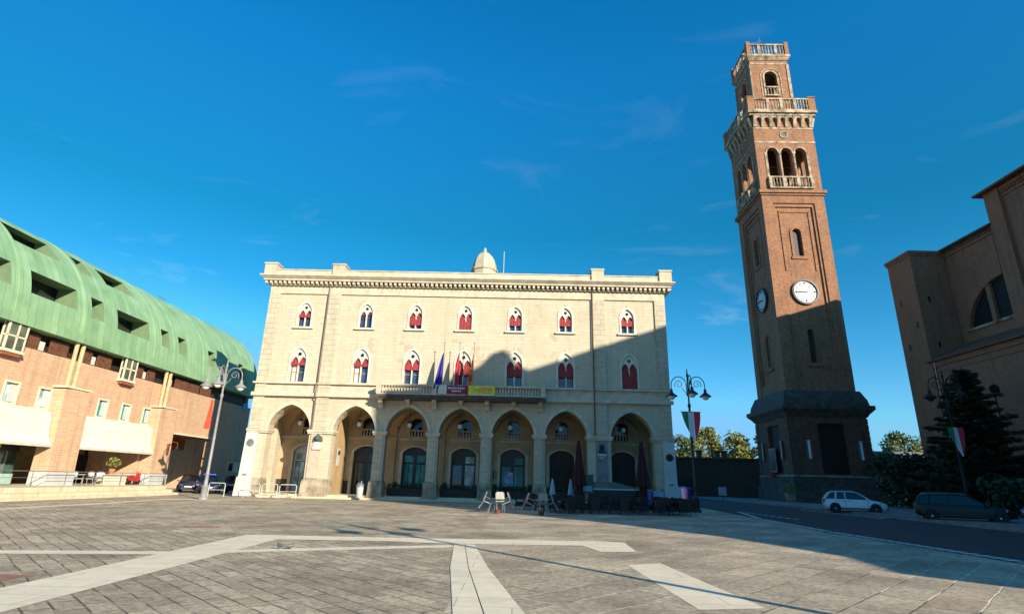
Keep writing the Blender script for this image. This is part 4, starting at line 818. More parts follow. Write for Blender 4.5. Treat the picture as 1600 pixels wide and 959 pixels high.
# shaft: inner face 4.1 with framed panels
def shaft(mb):
    mb.wall(-3.95, 3.95, 13.5, 41.2, -3.95, -3.4, [(0, 0.8, 17.3, 21.5, 0.4)], ends=False) if False else None
    mb.wall(-3.98, 3.98, 13.5, 24.5, -3.98, -3.5, [(-0.05, 0.85, 17.2, 21.3, 0.43)], ends=False)
    mb.wall(-3.98, 3.98, 24.5, 41.3, -3.98, -3.5, [(0.0, 1.15, 32.2, 35.7, 0.58)], ends=False)
four(shaft).build('shaft_wall', BRICKT, tw)
def frame1(mb):   # outer frame: corner pilasters + top rail
    mb.box(-4.38, -2.95, -4.38, -3.98, 13.5, 41.3); mb.box(2.95, 4.38-0.4, -4.38, -3.98, 13.5, 41.3); mb.box(-2.95, 2.95, -4.38, -3.98, 40.1, 41.3); mb.box(-2.95, 2.95, -4.3, -3.98, 13.5, 15.0)
four(frame1).build('corner_pilaster', BRICKT, tw)
def frame2(mb):   # inner stepped frame
    mb.box(-2.95, -2.6, -4.2, -3.98, 15.0, 40.1); mb.box(2.6, 2.95, -4.2, -3.98, 15.0, 40.1); mb.box(-2.6, 2.6, -4.2, -3.98, 39.6, 40.1)
    mb.box(-2.15, -1.95, -4.1, -3.98, 30, 39.0); mb.box(1.95, 2.15, -4.1, -3.98, 30, 39.0); mb.box(-2.15, 2.15, -4.1, -3.98, 38.8, 39.0)
each('panel_frame', frame2, BRICKT)
def nich(mb):
    mb.band([(-0.6, 32.1)]+arch(0, 0.6, 35.7, 0.6)+[(0.6, 32.1)], [(-0.95, 32.1)]+arch(0, 0.95, 35.7, 0.95)+[(0.95, 32.1)], -4.1, -3.98); mb.box(-1.1, 1.1, -4.15, -3.98, 31.7, 32.1)
def nich2(mb):
    mb.band([(-0.48, 17.2)]+arch(-0.05, 0.43, 21.3, 0.43)+[(0.38, 17.2)], [(-0.75, 17.2)]+arch(-0.05, 0.7, 21.3, 0.7)+[(0.65, 17.2)], -4.06, -3.98); mb.box(-1.0, 0.9, -4.2, -3.98, 16.75, 17.2)
each('window_surround', nich, BRICKT); each('window_surround', nich2, BRICKT)
each('window_recess', lambda mb: mb.box(-0.7, 0.7, -3.6, -3.5, 16.8, 37), BROWND)
mb = MB(); mb.box(-4.55,4.55,-4.55,4.55,41.3,41.6); mb.box(-4.75,4.75,-4.75,4.75,41.6,42.05); mb.build('shaft_ledge', BRICKT, tw)
# clocks
for k in range(2):
    R_ = Matrix.Rotation(-k*pi/2, 4, 'Z')
    mb = MB(R_); mb.lathe([(1.5, 0), (1.78, -0.02), (1.8, -0.28), (1.55, -0.30), (1.5, -0.1), (1.5, 0)], (0, -4.0, 26.9), 40, 'y'); ck = mb.build('clock', IRON, tw)
    mb = MB(R_); mb.lathe([(0, 0), (1.5, 0), (1.5, -0.12), (0, -0.12)], (0, -4.0, 26.9), 40, 'y'); mb.build('clock_face', WHITEM, ck)
    mb = MB(R_)
    for i in range(12):
        a = i*pi/6; c_, s_ = sin(a), cos(a)
        for off in ((-0.07, 0.07) if i % 3 else (-0.09, 0, 0.09)):
            p0 = Vector((1.12*c_+off*s_, 0, 1.12*s_-off*c_)); p1 = Vector((1.36*c_+off*s_, 0, 1.36*s_-off*c_))
            mb.tube([(p0.x, -4.14, 26.9+p0.z), (p1.x, -4.14, 26.9+p1.z)], 0.034, 4)
    mb.build('numerals', DARK, ck)
    mb = MB(R_); mb.add([(0.28,-4.16,26.86),(0.3,-4.16,26.98),(-1.15,-4.16,26.93),(-1.15,-4.16,26.89)], [(0,1,2,3)]); mb.prism([(0.25, 26.80), (0.3, 26.95), (-0.8, 27.05), (-0.82, 26.98)], -4.2, -4.165); mb.prism([(0.3, 26.84), (0.3, 26.95), (-1.2, 26.93), (-1.2, 26.88)], -4.25, -4.21); mb.build('clock_hands', DARK, ck)
# belfry
def belf(mb):
    mb.wall(-h, h, 42.05, 50.0, -h, -h+0.7, [(-2.0, 1.55, 43.0, 48.3, 0.78), (0, 1.55, 43.0, 48.3, 0.78), (2.0, 1.55, 43.0, 48.3, 0.78)], ends=False)
    mb.wall(-h, h, 50.0, 54.4, -h, -h+0.7, [], ends=False)
four(belf).build('belfry_wall', BRICKT, tw)
def bstone(mb):
    for c in (-2.0, 0, 2.0): mb.band(arch(c, 0.775, 48.3, 0.78), arch(c, 0.98, 48.3, 0.99), -h-0.1, -h)
    for c in (-1.0, 1.0): mb.lathe([(0.17, 44.3), (0.15, 44.5), (0.14, 47.9), (0.22, 48.25)], (c, -h-0.02, 0), 10); mb.box(c-0.24, c+0.24, -h-0.2, -h, 48.1, 48.35)
    for c in (-3.0, 3.0): mb.box(c-0.16, c+0.16, -h-0.08, -h, 44.2, 48.3)
    mb.box(-h-0.06, h+0.06, -h-0.06, -h, 49.9, 50.2); mb.box(-h-0.05, h+0.05, -h-0.05, -h, 52.3, 52.55)
    mb.lathe([(0.42, 0), (0.62, 0), (0.62, -0.12), (0.42, -0.12), (0.42, 0)], (0, -h, 51.3), 20, 'y')
each('belfry_stonework', bstone, TSTONE)
each('oculus', lambda mb: mb.lathe([(0, 0), (0.42, 0), (0.42, -0.03), (0, -0.03)], (0, -h, 51.3), 20, 'y'), DARK)
def balus(mb, x0, x1, y, z0, z1, posts, step=0.42, rr=0.13):
    mb.box(x0, x1, y-0.16, y+0.16, z0, z0+0.22); mb.box(x0, x1, y-0.18, y+0.18, z1-0.22, z1)
    for q in posts: mb.box(q-0.22, q+0.22, y-0.19, y+0.17, z0+0.22, z1-0.22)
    n = int((x1-x0)/step)
    for k in range(n):
        xx = x0+(k+0.5)*(x1-x0)/n
        if all(abs(xx-q) > 0.32 for q in posts): mb.lathe([(rr*.6, z0+0.22), (rr, z0+(z1-z0)*.4), (rr*.5, z0+(z1-z0)*.6), (rr*.8, z1-0.22)], (xx, y, 0), 7)
each('belfry_balustrade', lambda mb: balus(mb, -3.1, 3.1, -h-0.22, 42.3, 44.2, [-2.95, -1.0, 1.0, 2.95]), TSTONE)
mb = MB(); mb.box(-3.7,3.7,-3.7,3.7,42.06,42.3); mb.box(-3.7,3.7,-3.7,3.7,54.1,54.3); mb.build('belfry_floor', TSLAB, tw)
mb = MB(); mb.lathe([(0.75, 45.5), (0.7, 45.7), (0.5, 46.3), (0.42, 46.9), (0.1, 47.1)], n=16); mb.tube([(0, 0, 47), (0, 0, 48.6)], 0.05, 6); mb.tube([(-3.7, 0, 48.6), (3.7, 0, 48.6)], 0.12, 6); mb.build('bell', plain('bronze', (0.12, 0.09, 0.04), 0.4, 0.8), tw)
# gallery
def brk(mb):
    for k in range(8):
        xx = -4.1+8.2*k/7; mb.M = mb.M; mb.add([(xx-0.22,-h,52.6),(xx+0.22,-h,52.6),(xx+0.22,-h,54.3),(xx-0.22,-h,54.3),(xx-0.22,-h-0.15,52.6),(xx+0.22,-h-0.15,52.6),(xx-0.22,-h-0.6,54.3),(xx+0.22,-h-0.6,54.3)], [(4,5,7,6),(0,4,6,3),(5,1,2,7),(0,1,5,4)])
        if k < 7: mb.band(arch(xx+0.585, 0.36, 53.7, 0.36, 8), [(x_, 54.3) for x_, z_ in arch(xx+0.585, 0.36, 53.7, 0.36, 8)], -h-0.45, -h)
each('gallery_brackets', brk, TSTONE)
mb = MB(); mb.box(-4.85,4.85,-4.85,4.85,54.4,54.75); mb.box(-5.1,5.1,-5.1,5.1,54.75,55.15); mb.build('gallery_slab', TSTONE, tw)
def gal(mb): balus(mb, -4.0, 4.0, -4.85, 55.15, 57.3, [-2.0, 0, 2.0])
each('gallery_balustrade', gal, TSTONE)
for sx in (-1, 1):
    for sy in (-1, 1): mb = MB(); mb.box(sx*4.5-0.52, sx*4.5+0.52, sy*4.5-0.52, sy*4.5+0.52, 55.15, 57.4); mb.box(sx*4.5-0.58, sx*4.5+0.58, sy*4.5-0.58, sy*4.5+0.58, 57.4, 57.6); mb.build('gallery_corner_post', BRICKT, tw)
# turret
t_ = 2.95
def tur(mb): mb.wall(-t_, t_, 55.15, 66.0, -t_, -t_+0.5, [(0, 1.9, 59.2, 62.9, 0.95)], ends=False)
four(tur).build('turret_wall', BRICKT, tw)
def turs(mb):
    mb.band([(-0.95, 59.2)]+arch(0, 0.95, 62.9, 0.95)+[(0.95, 59.2)], [(-1.2, 59.2)]+arch(0, 1.2, 62.9, 1.2)+[(1.2, 59.2)], -t_-0.1, -t_); mb.band([(-1.45, 59.2)]+arch(0, 1.45, 62.9, 1.45)+[(1.45, 59.2)], [(-1.6, 59.2)]+arch(0, 1.6, 62.9, 1.6)+[(1.6, 59.2)], -t_-0.08, -t_)
    balus(mb, -0.95, 0.95, -t_-0.12, 59.2, 60.9, [], 0.4, 0.11)
    mb.box(-t_-0.05, t_+0.05, -t_-0.05, -t_, 65.2, 65.5); mb.box(t_-0.3, t_+0.12, -t_-0.12, -t_, 55.2, 65.2)
each('turret_stonework', turs, TSTONE)
mb = MB(); mb.frus((-3.05,3.05,-3.05,3.05,66.0), (-3.35,3.35,-3.35,3.35,66.5)); mb.box(-3.4,3.4,-3.4,3.4,66.5,66.85); mb.build('turret_cornice', TSTONE, tw); mb = MB(); mb.box(-2.4,2.4,-2.4,2.4,58.8,59.1); mb.build('turret_floor', TSTONE, tw)
each('turret_balustrade', lambda mb: balus(mb, -2.7, 2.7, -3.05, 66.85, 69.0, [-1.3, 1.3], 0.45, 0.14), TSTONE)
for sx in (-1, 1):
    for sy in (-1, 1): mb = MB(); mb.box(sx*3.0-0.3, sx*3.0+0.3, sy*3.0-0.3, sy*3.0+0.3, 66.85, 69.35); mb.build('turret_corner_post', BRICKT, tw)
mb = MB(); mb.tube([(0.6, 0, 66.9), (0.6, 0, 73.2)], 0.05, 6); mb.tube([(-1.8, -1, 66.9), (-2.2, -1, 70.8)], 0.04, 6); mb.tube([(-1.2, -1, 66.9), (-1.0, -1, 71.3)], 0.04, 6); mb.tube([(-2.2, -1, 70.8), (-1.0, -1, 71.3), (0.6, 0, 72.4)], 0.03, 5); mb.tube([(0.3, 0, 72.6), (0.95, 0, 72.6)], 0.04, 5); mb.build('lightning_rod', GREYM, tw)
# flags and wreath on the base
def tloc(x, y, z): return Matrix.Translation((TCX, TCY, 0)) @ Matrix.Rotation(TY, 4, 'Z') @ Vector((x, y, z))
for (x, y, rz, lb) in ((-2.75, -5.0, 0, 'narrow tricolour flag on the tower front, left of the big dark door'), (3.55, -5.0, 0, 'narrow tricolour flag on the tower front, right of the big dark door'), (-5.0, 3.0, -pi/2, 'narrow tricolour flag on the tower side, nearer the far corner'), (-5.0, -2.6, -pi/2, 'narrow tricolour flag on the tower side, nearer the front corner')):
    t = thing('wall_flag', lb, 'flag', tloc(x, y, 5.1), TY+rz, 'tricolour flags hung on the tower base')
    mb = MB(); mb.tube([(-0.42, -0.05, 2.25), (0.42, -0.05, 2.25)], 0.03, 6); mb.build('rod', GREYM, t)
    mb = MB(); n = 12; vs = []
    for k in range(n+1):
        for zz in (0, 2.2): vs.append((-0.38+0.76*k/n, -0.08-0.05*sin(k*1.1), zz))
    mb.add(vs, [(2*k, 2*k+2, 2*k+3, 2*k+1) for k in range(n)]); mb.build('cloth', TRICOL, t)
mb = MB(); R0, r0 = 0.62, 0.14; vs = []
for i in range(24):
    for j in range(8): a, b_ = 2*pi*i/24, 2*pi*j/8; vs.append(((R0+r0*cos(b_))*cos(a), r0*sin(b_), (R0+r0*cos(b_))*sin(a)))
mb.add(vs, [(i*8+j, ((i+1)%24)*8+j, ((i+1)%24)*8+(j+1)%8, i*8+(j+1)%8) for i in range(24) for j in range(8)])
o = mb.build('wreath', plain('laurel', (0.05, 0.06, 0.02), 0.7), loc=tloc(4.0, -5.05, 4.0), rz=TY); tag(o, 'round laurel wreath hung on the tower base, right of its door', 'wreath')
mb = MB(); mb.box(-0.95, 0.95, -0.08, 0.0, 0, 3.0); t = thing('memorial_plaque', 'framed dark memorial plaque on the shaded side of the tower base', 'plaque', tloc(-4.9, 0.4, 3.6), TY-pi/2)
mb.build('frame', TSTONE, t); mb = MB(); mb.box(-0.75, 0.75, -0.12, -0.08, 0.2, 2.8); mb.build('panel', DARK, t)
o = MB().lathe([(0.1, 0), (0.45, 0.02), (0.5, 0.25), (0.3, 0.4), (0.1, 0.45)], n=14).build('flower_wreath', plain('red_flowers', (0.5, 0.03, 0.04), 0.8, var=0.4, scale=12), loc=tloc(-5.3, 0.2, 3.05)); tag(o, 'small red flower wreath below the plaque on the tower base', 'wreath')

# ================================================================== CHURCH
CW = -pi/2-0.013
ch = thing('church', 'large brown brick church with a half-round lunette window at the right edge', 'church', (44.95, 61.3, 0), CW)
# local x runs toward the viewer (x = 61.3 - Y), y runs away from the plaza, z up
mb = MB(); mb.box(0, 3.85, 0, 3.9, 0, 27.35); mb.box(0, 3.85, 3.9, 46, 0, 27.35); mb.build('transept_block', BRICKC, ch)  # second box: unseen depth, lengthened to shade the low house
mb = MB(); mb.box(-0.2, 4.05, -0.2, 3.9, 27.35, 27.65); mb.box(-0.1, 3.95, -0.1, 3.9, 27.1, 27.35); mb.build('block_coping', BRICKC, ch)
mb = MB()
for (a, z) in ((1.1, 22.2), (3.0, 19.2), (1.2, 17.0)): mb.box(a-0.14, a+0.14, -0.02, 0.06, z-0.35, z+0.35)
for (a, z) in ((1.2, 21.9), (1.3, 16.8)): mb.box(3.80, 3.87, a-0.13, a+0.13, z-0.35, z+0.35)
mb.build('vent_slot', DARK, ch)
# nave wall with half-lunette
mb = MB(); x0, x1 = 3.85, 10.8
mb.wall(x0, x1, 0, 27.4, 3.95, 4.6, [(9.9, 9.9, 18.2, 18.2, 4.1)] if False else [], ends=False) if False else None
qa = [(x0, 0), (x1, 0), (x1, 18.2), (x0, 18.2)]
lun = arch(10.3, 5.3, 18.2, 4.3, 24); lun = [q for q in lun if q[0] <= 10.8]
mb.prism(qa, 3.95, 4.6); mb.plate([x0]+[lun[0][0]], [18.2, 18.2], [27.4, 27.4], 3.95, 4.6); mb.plate([q[0] for q in lun], [q[1] for q in lun], [27.4]*len(lun), 3.95, 4.6)
mb.box(x0, x1, 4.6, 22, 24, 27.3)
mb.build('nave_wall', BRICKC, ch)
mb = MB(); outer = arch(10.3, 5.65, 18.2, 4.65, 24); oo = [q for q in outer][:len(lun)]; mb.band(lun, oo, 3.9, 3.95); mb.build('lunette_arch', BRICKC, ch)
mb = MB(); mb.box(5.0, 10.8, 4.35, 4.4, 18.2, 22.6); lw = mb.build('lunette_window', plain('dull_black_glass', (0.012, 0.010, 0.010), 0.6), ch)  # dull near-black glazing
mb = MB(); mb.box(7.95, 8.45, 4.0, 4.5, 18.2, 22.2); mb.build('mullion', BRICKC, lw); mb = MB(); mb.box(4.7, 10.8, 3.75, 4.35, 17.95, 18.2); mb.build('sill', TSTONE, lw)
mb = MB()
for k in range(24): mb.box(5.2+k*0.24, 5.23+k*0.24, 4.3, 4.34, 18.2, 22.3) if not 7.8 < 5.2+k*0.24 < 8.5 else None
for k in range(5): mb.box(5.2, 10.8, 4.31, 4.33, 18.8+k*0.7, 18.83+k*0.7)
mb.build('glazing_bars', DARK, lw)
mb = MB(); mb.box(x0, x1+0.1, 3.6, 4.2, 27.4, 27.55); mb.box(x0, x1+0.1, 3.3, 4.2, 27.55, 27.75); mb.build('nave_eave', TSLAB, ch)
mb = MB()
for k in range(30): mb.box(x0+0.1+k*0.235, x0+0.2+k*0.235, 3.72, 3.95, 27.1, 27.4)
mb.box(x0, x1, 3.8, 3.95, 26.85, 27.1); mb.build('corbel_table', BRICKC, ch)
# tall nave, nearer
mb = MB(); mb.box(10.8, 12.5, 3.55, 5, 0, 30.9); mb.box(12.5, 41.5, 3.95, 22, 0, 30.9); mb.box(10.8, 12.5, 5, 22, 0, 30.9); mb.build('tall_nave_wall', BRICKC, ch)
mb = MB()
for k in range(110): mb.box(12.6+k*0.26, 12.72+k*0.26, 3.7, 3.95, 30.2, 30.6)
mb.box(12.5, 41.5, 3.68, 3.95, 30.6, 30.9); mb.box(12.5, 41.5, 3.84, 3.95, 29.9, 30.2); mb.build('corbel_table', BRICKC, ch)
mb = MB(); mb.box(10.2, 42, 2.9, 5, 30.9, 31.1); mb.add([(10.2, 2.9, 31.1), (42, 2.9, 31.1), (42, 13, 34.3), (10.2, 13, 34.3), (42, 23, 31.1), (10.2, 23, 31.1)], [(0,1,2,3), (3,2,4,5), (1,4,2), (0,3,5)]); mb.build('nave_roof', TILE, ch)
# aisle
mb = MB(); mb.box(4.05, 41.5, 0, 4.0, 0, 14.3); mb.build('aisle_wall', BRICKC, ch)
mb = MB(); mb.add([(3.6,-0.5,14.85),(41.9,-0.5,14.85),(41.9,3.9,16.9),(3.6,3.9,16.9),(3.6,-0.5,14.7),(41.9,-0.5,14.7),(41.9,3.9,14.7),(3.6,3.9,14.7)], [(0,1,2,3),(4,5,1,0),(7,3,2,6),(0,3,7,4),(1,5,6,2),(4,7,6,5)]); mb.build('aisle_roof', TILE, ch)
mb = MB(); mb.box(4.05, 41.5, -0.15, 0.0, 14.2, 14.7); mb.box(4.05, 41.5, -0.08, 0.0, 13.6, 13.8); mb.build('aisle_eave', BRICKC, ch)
mb = MB(); mb.tube([(4.4, -0.15, 14.7), (4.4, -0.15, 0.3)], 0.07, 7); mb.build('downpipe', GREYM, ch)
# unseen hall added on the right, its outline shaped to cast the piazza shadow
nx_, dx_ = Vector((0.788, 0.616, 0)), Vector((-0.616, 0.788, 0))
org = dx_*(-14)
ph = thing('shadow_caster_hall', 'unseen brick hall added outside the picture to cast the piazza shadow', 'building', tuple(org), math.atan2(nx_.y, nx_.x))
# local x = u, local y = -(toward sun)... y+ = d direction
mb = MB(); mb.prism([(19.6,0),(48.5,0),(48.5,29.9),(38.8,29.9),(33.7,29.1),(29.6,28.4),(29.0,28.9),(28.5,29.9),(27.9,30.6),(27.1,30.5),(26.4,29.7),(25.0,29.0),(19.6,28.6)], -13, 0); mb.build('shadow_outline_block', BRICKC, ph)
mb = MB(); mb.prism([(14.3,0),(19.59,0),(19.59,11.8),(18.5,9.4),(16.5,7.7),(14.3,7.0)], -10, -0.5); mb.build('low_shadow_outline', BRICKC, ph)
mb = MB()
for fl in range(6):
    for k in range(7): mb.box(22.5+k*3.6, 23.7+k*3.6, 0.0, 0.04, 2+fl*4.6, 4.2+fl*4.6)
mb.build('window_row', DARKGL, ph)

# ================================================================== BACKGROUND
t = thing('garden_wall', 'long dark brick wall and low roof line between the palace and the tower', 'wall', (0, 92, 0))
mb = MB(); mb.box(18, 52, 0, 6, 0, 5.9); mb.build('wall', blocks('near_black_brick', (0.06, 0.032, 0.02), (0.085, 0.045, 0.028), (0.05, 0.035, 0.025), 0.3, 0.1, 0.01, stain=(0.03, 0.03, 0.015), stain_amt=0.7), t); mb = MB(); mb.box(17.8, 52.2, -0.2, 6.2, 5.9, 6.1); mb.build('coping', TILE, t)  # near-black brick with random darker blotches
for q in (36.2, 37.3, 33.2):
    mb = MB(Matrix.Translation((q-2.0, 1, 0))); mb.box(-0.35, 0.35, -0.35, 0.35, 6.1, 7.0); mb.box(-0.5, 0.5, -0.5, 0.5, 7.0, 7.25); mb.build('chimney', TSLAB, t)
mb = MB(); mb.box(26, 30, -0.06, 0, 0, 2.8); mb.build('gate', DARK, t)
t = thing('low_house', 'low dark house with a grey-blue roof right of the tower', 'house', (0, 95, 0))
mb = MB(); mb.box(50, 90, 0, 8, 0, 6.6); mb.build('wall', plain('dark_plaster', (0.06, 0.05, 0.045), 0.9), t); mb = MB(); mb.prism([(49.6, 6.6), (90.4, 6.6), (88, 7.9), (52, 7.9)], -0.4, 8.4); mb.build('roof', plain('slate', (0.10, 0.10, 0.13), 0.7), t)
t = thing('low_wall', 'low dark wall seen through the palace side arch and behind the parked cars', 'wall', (-45, 96, 0))
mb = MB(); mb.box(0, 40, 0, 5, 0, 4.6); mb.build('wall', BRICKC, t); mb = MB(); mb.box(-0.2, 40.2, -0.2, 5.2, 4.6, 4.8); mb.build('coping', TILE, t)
def tree(name, label, loc, H, R, seed, mat, n=2600, sz=0.32, trunk=0.22, low=0.35, group=None, flat=0.9, clumps=26):
    rnd = random.Random(seed); t = thing(name, label, 'tree', loc, 0, group)
    mb = MB(); mb.tube([(0,0,0),(0.1,0,H*.3),(0,0.1,H*.55),(0.05,0,H*.9)], [trunk, trunk*.8, trunk*.5, 0.04], 8)
    cl = []
    for k in range(clumps):
        a = rnd.uniform(0, 2*pi); zz = low+(1-low)*rnd.random(); prof = sin(pi*min(1, max(0.08, (zz-low)/(1-low)*0.85+0.12)))**0.7
        rr = R*prof*rnd.uniform(0.25, 1.0); c = (rr*cos(a), rr*sin(a), H*zz*0.95); cl.append(c)
        if k % 2 == 0: mb.tube([(0, 0, H*(zz*0.6)), (c[0]*.5, c[1]*.5, H*zz*0.75), c], [trunk*.35, trunk*.22, 0.02], 5)
    mb.build('trunk', BARK, t)
    mb = MB()
    for c in cl: leaves(mb, c, R*rnd.uniform(0.22, 0.42), n//clumps, sz, rnd, flat)
    mb.build('crown', mat, t); return t
fars = [(27.5,128,12.5,4.5,LEAFY,'yellow-green tree just right of the palace end wall'),(34,130,13.0,4.6,LEAFY,'rounded yellow-green tree left of the street lamp pennant'),(40.5,129,12.8,4.2,LEAFG,'darker green tree behind the tricolour pennant, beyond the dark wall'),(46.5,131,14.5,4.6,LEAFY,'tallest yellow-green tree, midway between pennant and tower'),(52.5,130,13.0,4.8,LEAFY,'low yellow-green tree left of the pale silver tree'),(58.5,126,16.5,3.0,LEAFS,'pale silvery slender tree right beside the tower')]
for i, (x, y, H_, R_, m_, lb) in enumerate(fars): tree('broadleaf_tree', lb, (x, y, 0), H_, R_*1.15, 40+i, m_, 5200, 0.36, low=0.18, clumps=44, group='trees beyond the dark wall')
tree('broadleaf_tree', 'small green tree right of the tower behind the low house', (83, 120, 0), 13.3, 4.6, 60, LEAFG, 3000, 0.34)
tree('broadleaf_tree', 'rounded pale green tree touching the church wall behind the low house', (89, 121, 0), 12.6, 5.0, 61, LEAFY, 3000, 0.34)
tree('broadleaf_tree', 'small tree just right of the tower base behind the low house', (77, 122, 0), 10.0, 3.2, 62, LEAFG, 2000, 0.3)
tree('broadleaf_tree', 'green tree seen through the side arch of the palace', (-38, 110, 0), 11.5, 5.0, 63, LEAFG, 2600, 0.36)
tree('broadleaf_tree', 'leafy tree behind the palace, left of the one in the side arch', (-47, 112, 0), 10.0, 4.5, 64, LEAFG, 2200, 0.36)
# conifer beside the church
def conifer(loc, H, R, seed, label):
    rnd = random.Random(seed); t = thing('conifer_tree', label, 'tree', loc); mb = MB(); mb.tube([(0,0,0),(0,0,H*.5),(0,0,H)], [0.3, 0.18, 0.03], 8); lf = MB(); nb = 120
    for k in range(nb):
        z = H*(0.08+0.90*(k/nb)); L_ = R*(1-(z/H))**0.8*rnd.uniform(0.62, 1.15)+0.3; a = k*2.399+rnd.uniform(-.2,.2); dr = -0.10*L_; up = 0.14*L_
        tip = Vector((cos(a)*L_, sin(a)*L_, z+dr+up)); mid = Vector((cos(a)*L_*.5, sin(a)*L_*.5, z-0.02*L_)); mb.tube([(0,0,z), tuple(mid), tuple(tip)], [0.05, 0.035, 0.01], 4)
        m_ = int(80+L_*110)
        for j in range(m_):
            u = rnd.random()**0.7; P = Vector((0,0,z)).lerp(mid, min(1, u*2)) if u < .5 else mid.lerp(tip, (u-.5)*2)
            side = Vector((-sin(a), cos(a), 0))*rnd.gauss(0, 0.10+0.17*L_*(1-u)); P = P+side+Vector((0, 0, rnd.gauss(-0.05, 0.07)))
            d1 = (Vector((cos(a), sin(a), -0.15))+side.normalized()*rnd.uniform(0, .9)).normalized()*rnd.uniform(.14, .30); d2 = Vector((rnd.gauss(0,1), rnd.gauss(0,1), rnd.gauss(0,.5))).normalized()*0.075
            lf.add([P-d1, P-d2, P+d1, P+d2], [(0,1,2,3)])
    mb.build('trunk', BARK, t); lf.build('crown', NEEDLE, t); return t
conifer((38.6, 46.2, 0.1), 11.8, 5.6, 8, 'big dark conifer in front of the church aisle wall')
# dark hedge along the church
def hedge(name, label, x0, x1, y0, y1, z, seed, rz=0):
    rnd = random.Random(seed); mb = MB(); n = int((x1-x0)*(y1-y0)*70+(x1-x0)*z*170)
    for _ in range(n):
        P = Vector((rnd.uniform(x0, x1), rnd.uniform(y0, y1), z*rnd.random()**0.6*(1+0.1*math.sin(rnd.random()*6)))); d1 = Vector((rnd.gauss(0,1), rnd.gauss(0,1), rnd.gauss(0,1))).normalized()*0.2; d2 = d1.cross(Vector((rnd.gauss(0,1), rnd.gauss(0,1), 1))).normalized()*0.15
        mb.add([P-d1, P-d2, P+d1, P+d2], [(0,1,2,3)])
    o = mb.build(name, NEEDLE); tag(o, label, 'hedge'); return o
hedge('hedge', 'dark clipped hedge between the tower and the church conifer', 36.5, 44.4, 54.6, 57.2, 4.7, 4)
hedge('hedge', 'low dark hedge behind the parked dark cars at the right', 33.5, 44, 39.5, 41, 2.4, 5)

# ================================================================== STREET LAMPS
def scroll(cx, cz, r0, turns, n, sgn, start):
    return [(cx+sgn*r0*(1-i/n*0.8)*cos(start+turns*2*pi*i/n), 0, cz+r0*(1-i/n*0.8)*sin(start+turns*2*pi*i/n)) for i in range(n+1)]
def street_lamp(label, loc, rz, H=9.5, glow=True):
    t = thing('street_lamp', label, 'street lamp', loc, rz, 'ornate three-armed street lamps')
    mb = MB(); mb.lathe([(0.30, 0), (0.30, 0.15), (0.22, 0.2), (0.2, 0.75), (0.24, 0.8), (0.13, 0.95), (0.11, 1.6), (0.14, 1.65), (0.10, 1.75), (0.09, 4.0), (0.075, 6.8), (0.11, 6.85), (0.11, 7.0), (0.06, 7.1), (0.055, 9.0), (0.09, 9.05), (0.05, 9.2), (0.02, 9.55)], n=12); mb.build('post', IRON, t, smooth=True)
    for k in range(3):
        a = [0, pi, pi*1.5][k]; R_ = Matrix.Rotation(a, 4, 'Z')
        mb = MB(R_); pts = [(0.06, 0, 7.3)]+[(0.1+0.55*(1-cos(pi*i/12))*1.0*0.95, 0, 8.35+0.62*sin(pi*i/12)) for i in range(0, 13)]; pts = [(0.08, 0, 7.6), (0.10, 0, 8.1)]+pts[1:]
        mb.tube(pts+[(1.15, 0, 8.05)], 0.032, 7); mb.tube(scroll(0.62, 8.42, 0.30, 1.4, 22, 1, -0.6), 0.022, 6); mb.tube([(0.08, 0, 7.75), (0.3, 0, 8.0), (0.42, 0, 8.2)], 0.02, 6)
        ar = mb.build('arm', IRON, t)
        mb = MB(R_); mb.lathe([(0.05, 8.12), (0.09, 8.05), (0.10, 7.88), (0.16, 7.80), (0.38, 7.62), (0.40, 7.56), (0.34, 7.58), (0.1, 7.72)], (1.15, 0, 0), 16); mb.build('lamp_shade', IRON, ar, smooth=True)
        mb = MB(R_); mb.lathe([(0.26, 7.60), (0.24, 7.48), (0.12, 7.36), (0.02, 7.33)], (1.15, 0, 0), 12); mb.build('globe', GLOBE, ar, smooth=True)
    return t
def pennant(label, loc, rz, w_, hgt, mat, group=None):
    t = thing('pennant_flag', label, 'flag', loc, rz, group)
    mb = MB(); mb.tube([(-w_/2-0.08, 0, 0), (w_/2+0.08, 0, 0)], 0.025, 6); mb.build('crossbar', IRON, t)
    mb = MB(); nu, nv = 12, 12; vs = []
    for j in range(nv+1):
        v = j/nv; half = w_/2*(1-v**1.8*0.86); 
        for i in range(nu+1): u = -1+2*i/nu; vs.append((u*half+0.14*v, -0.03+0.04*math.sin(u*4+v*2), -hgt*v+0.0))
    mb.add(vs, [(j*(nu+1)+i, (j+1)*(nu+1)+i, (j+1)*(nu+1)+i+1, j*(nu+1)+i+1) for j in range(nv) for i in range(nu)]); mb.build('cloth', mat, t, smooth=True)
    return t
lm = street_lamp('three-armed street lamp with a tricolour pennant beside the right end of the palace', (12.48, 38.44, 0), -0.1)
lgrey = dup(lm, (-20.4, 39.24, 0), 0.15, 'three-armed street lamp in front of the parked cars, left of the palace')
ldark = dup(lm, (29.6, 37.2, 0.13), 0.05, 'dark street lamp with a tricolour pennant in front of the church conifer')
dup(lm, (8.9, 2.9, 0), 0.7, 'street lamp outside the right edge, casting the long thin shadow')
for lamp_, mat_ in ((lgrey, plain('sunlit_iron', (0.24, 0.24, 0.25), 0.5)), (ldark, plain('shaded_iron', (0.012, 0.012, 0.013), 0.8))):  # one iron: sun painted into the left lamp, shade into the right, globes too
    for o_ in lamp_.children_recursive:
        if o_.type == 'MESH' and (o_.name.split('.')[0] != 'globe' or lamp_ is ldark): o_.material_slots[0].link = 'OBJECT'; o_.material_slots[0].material = mat_
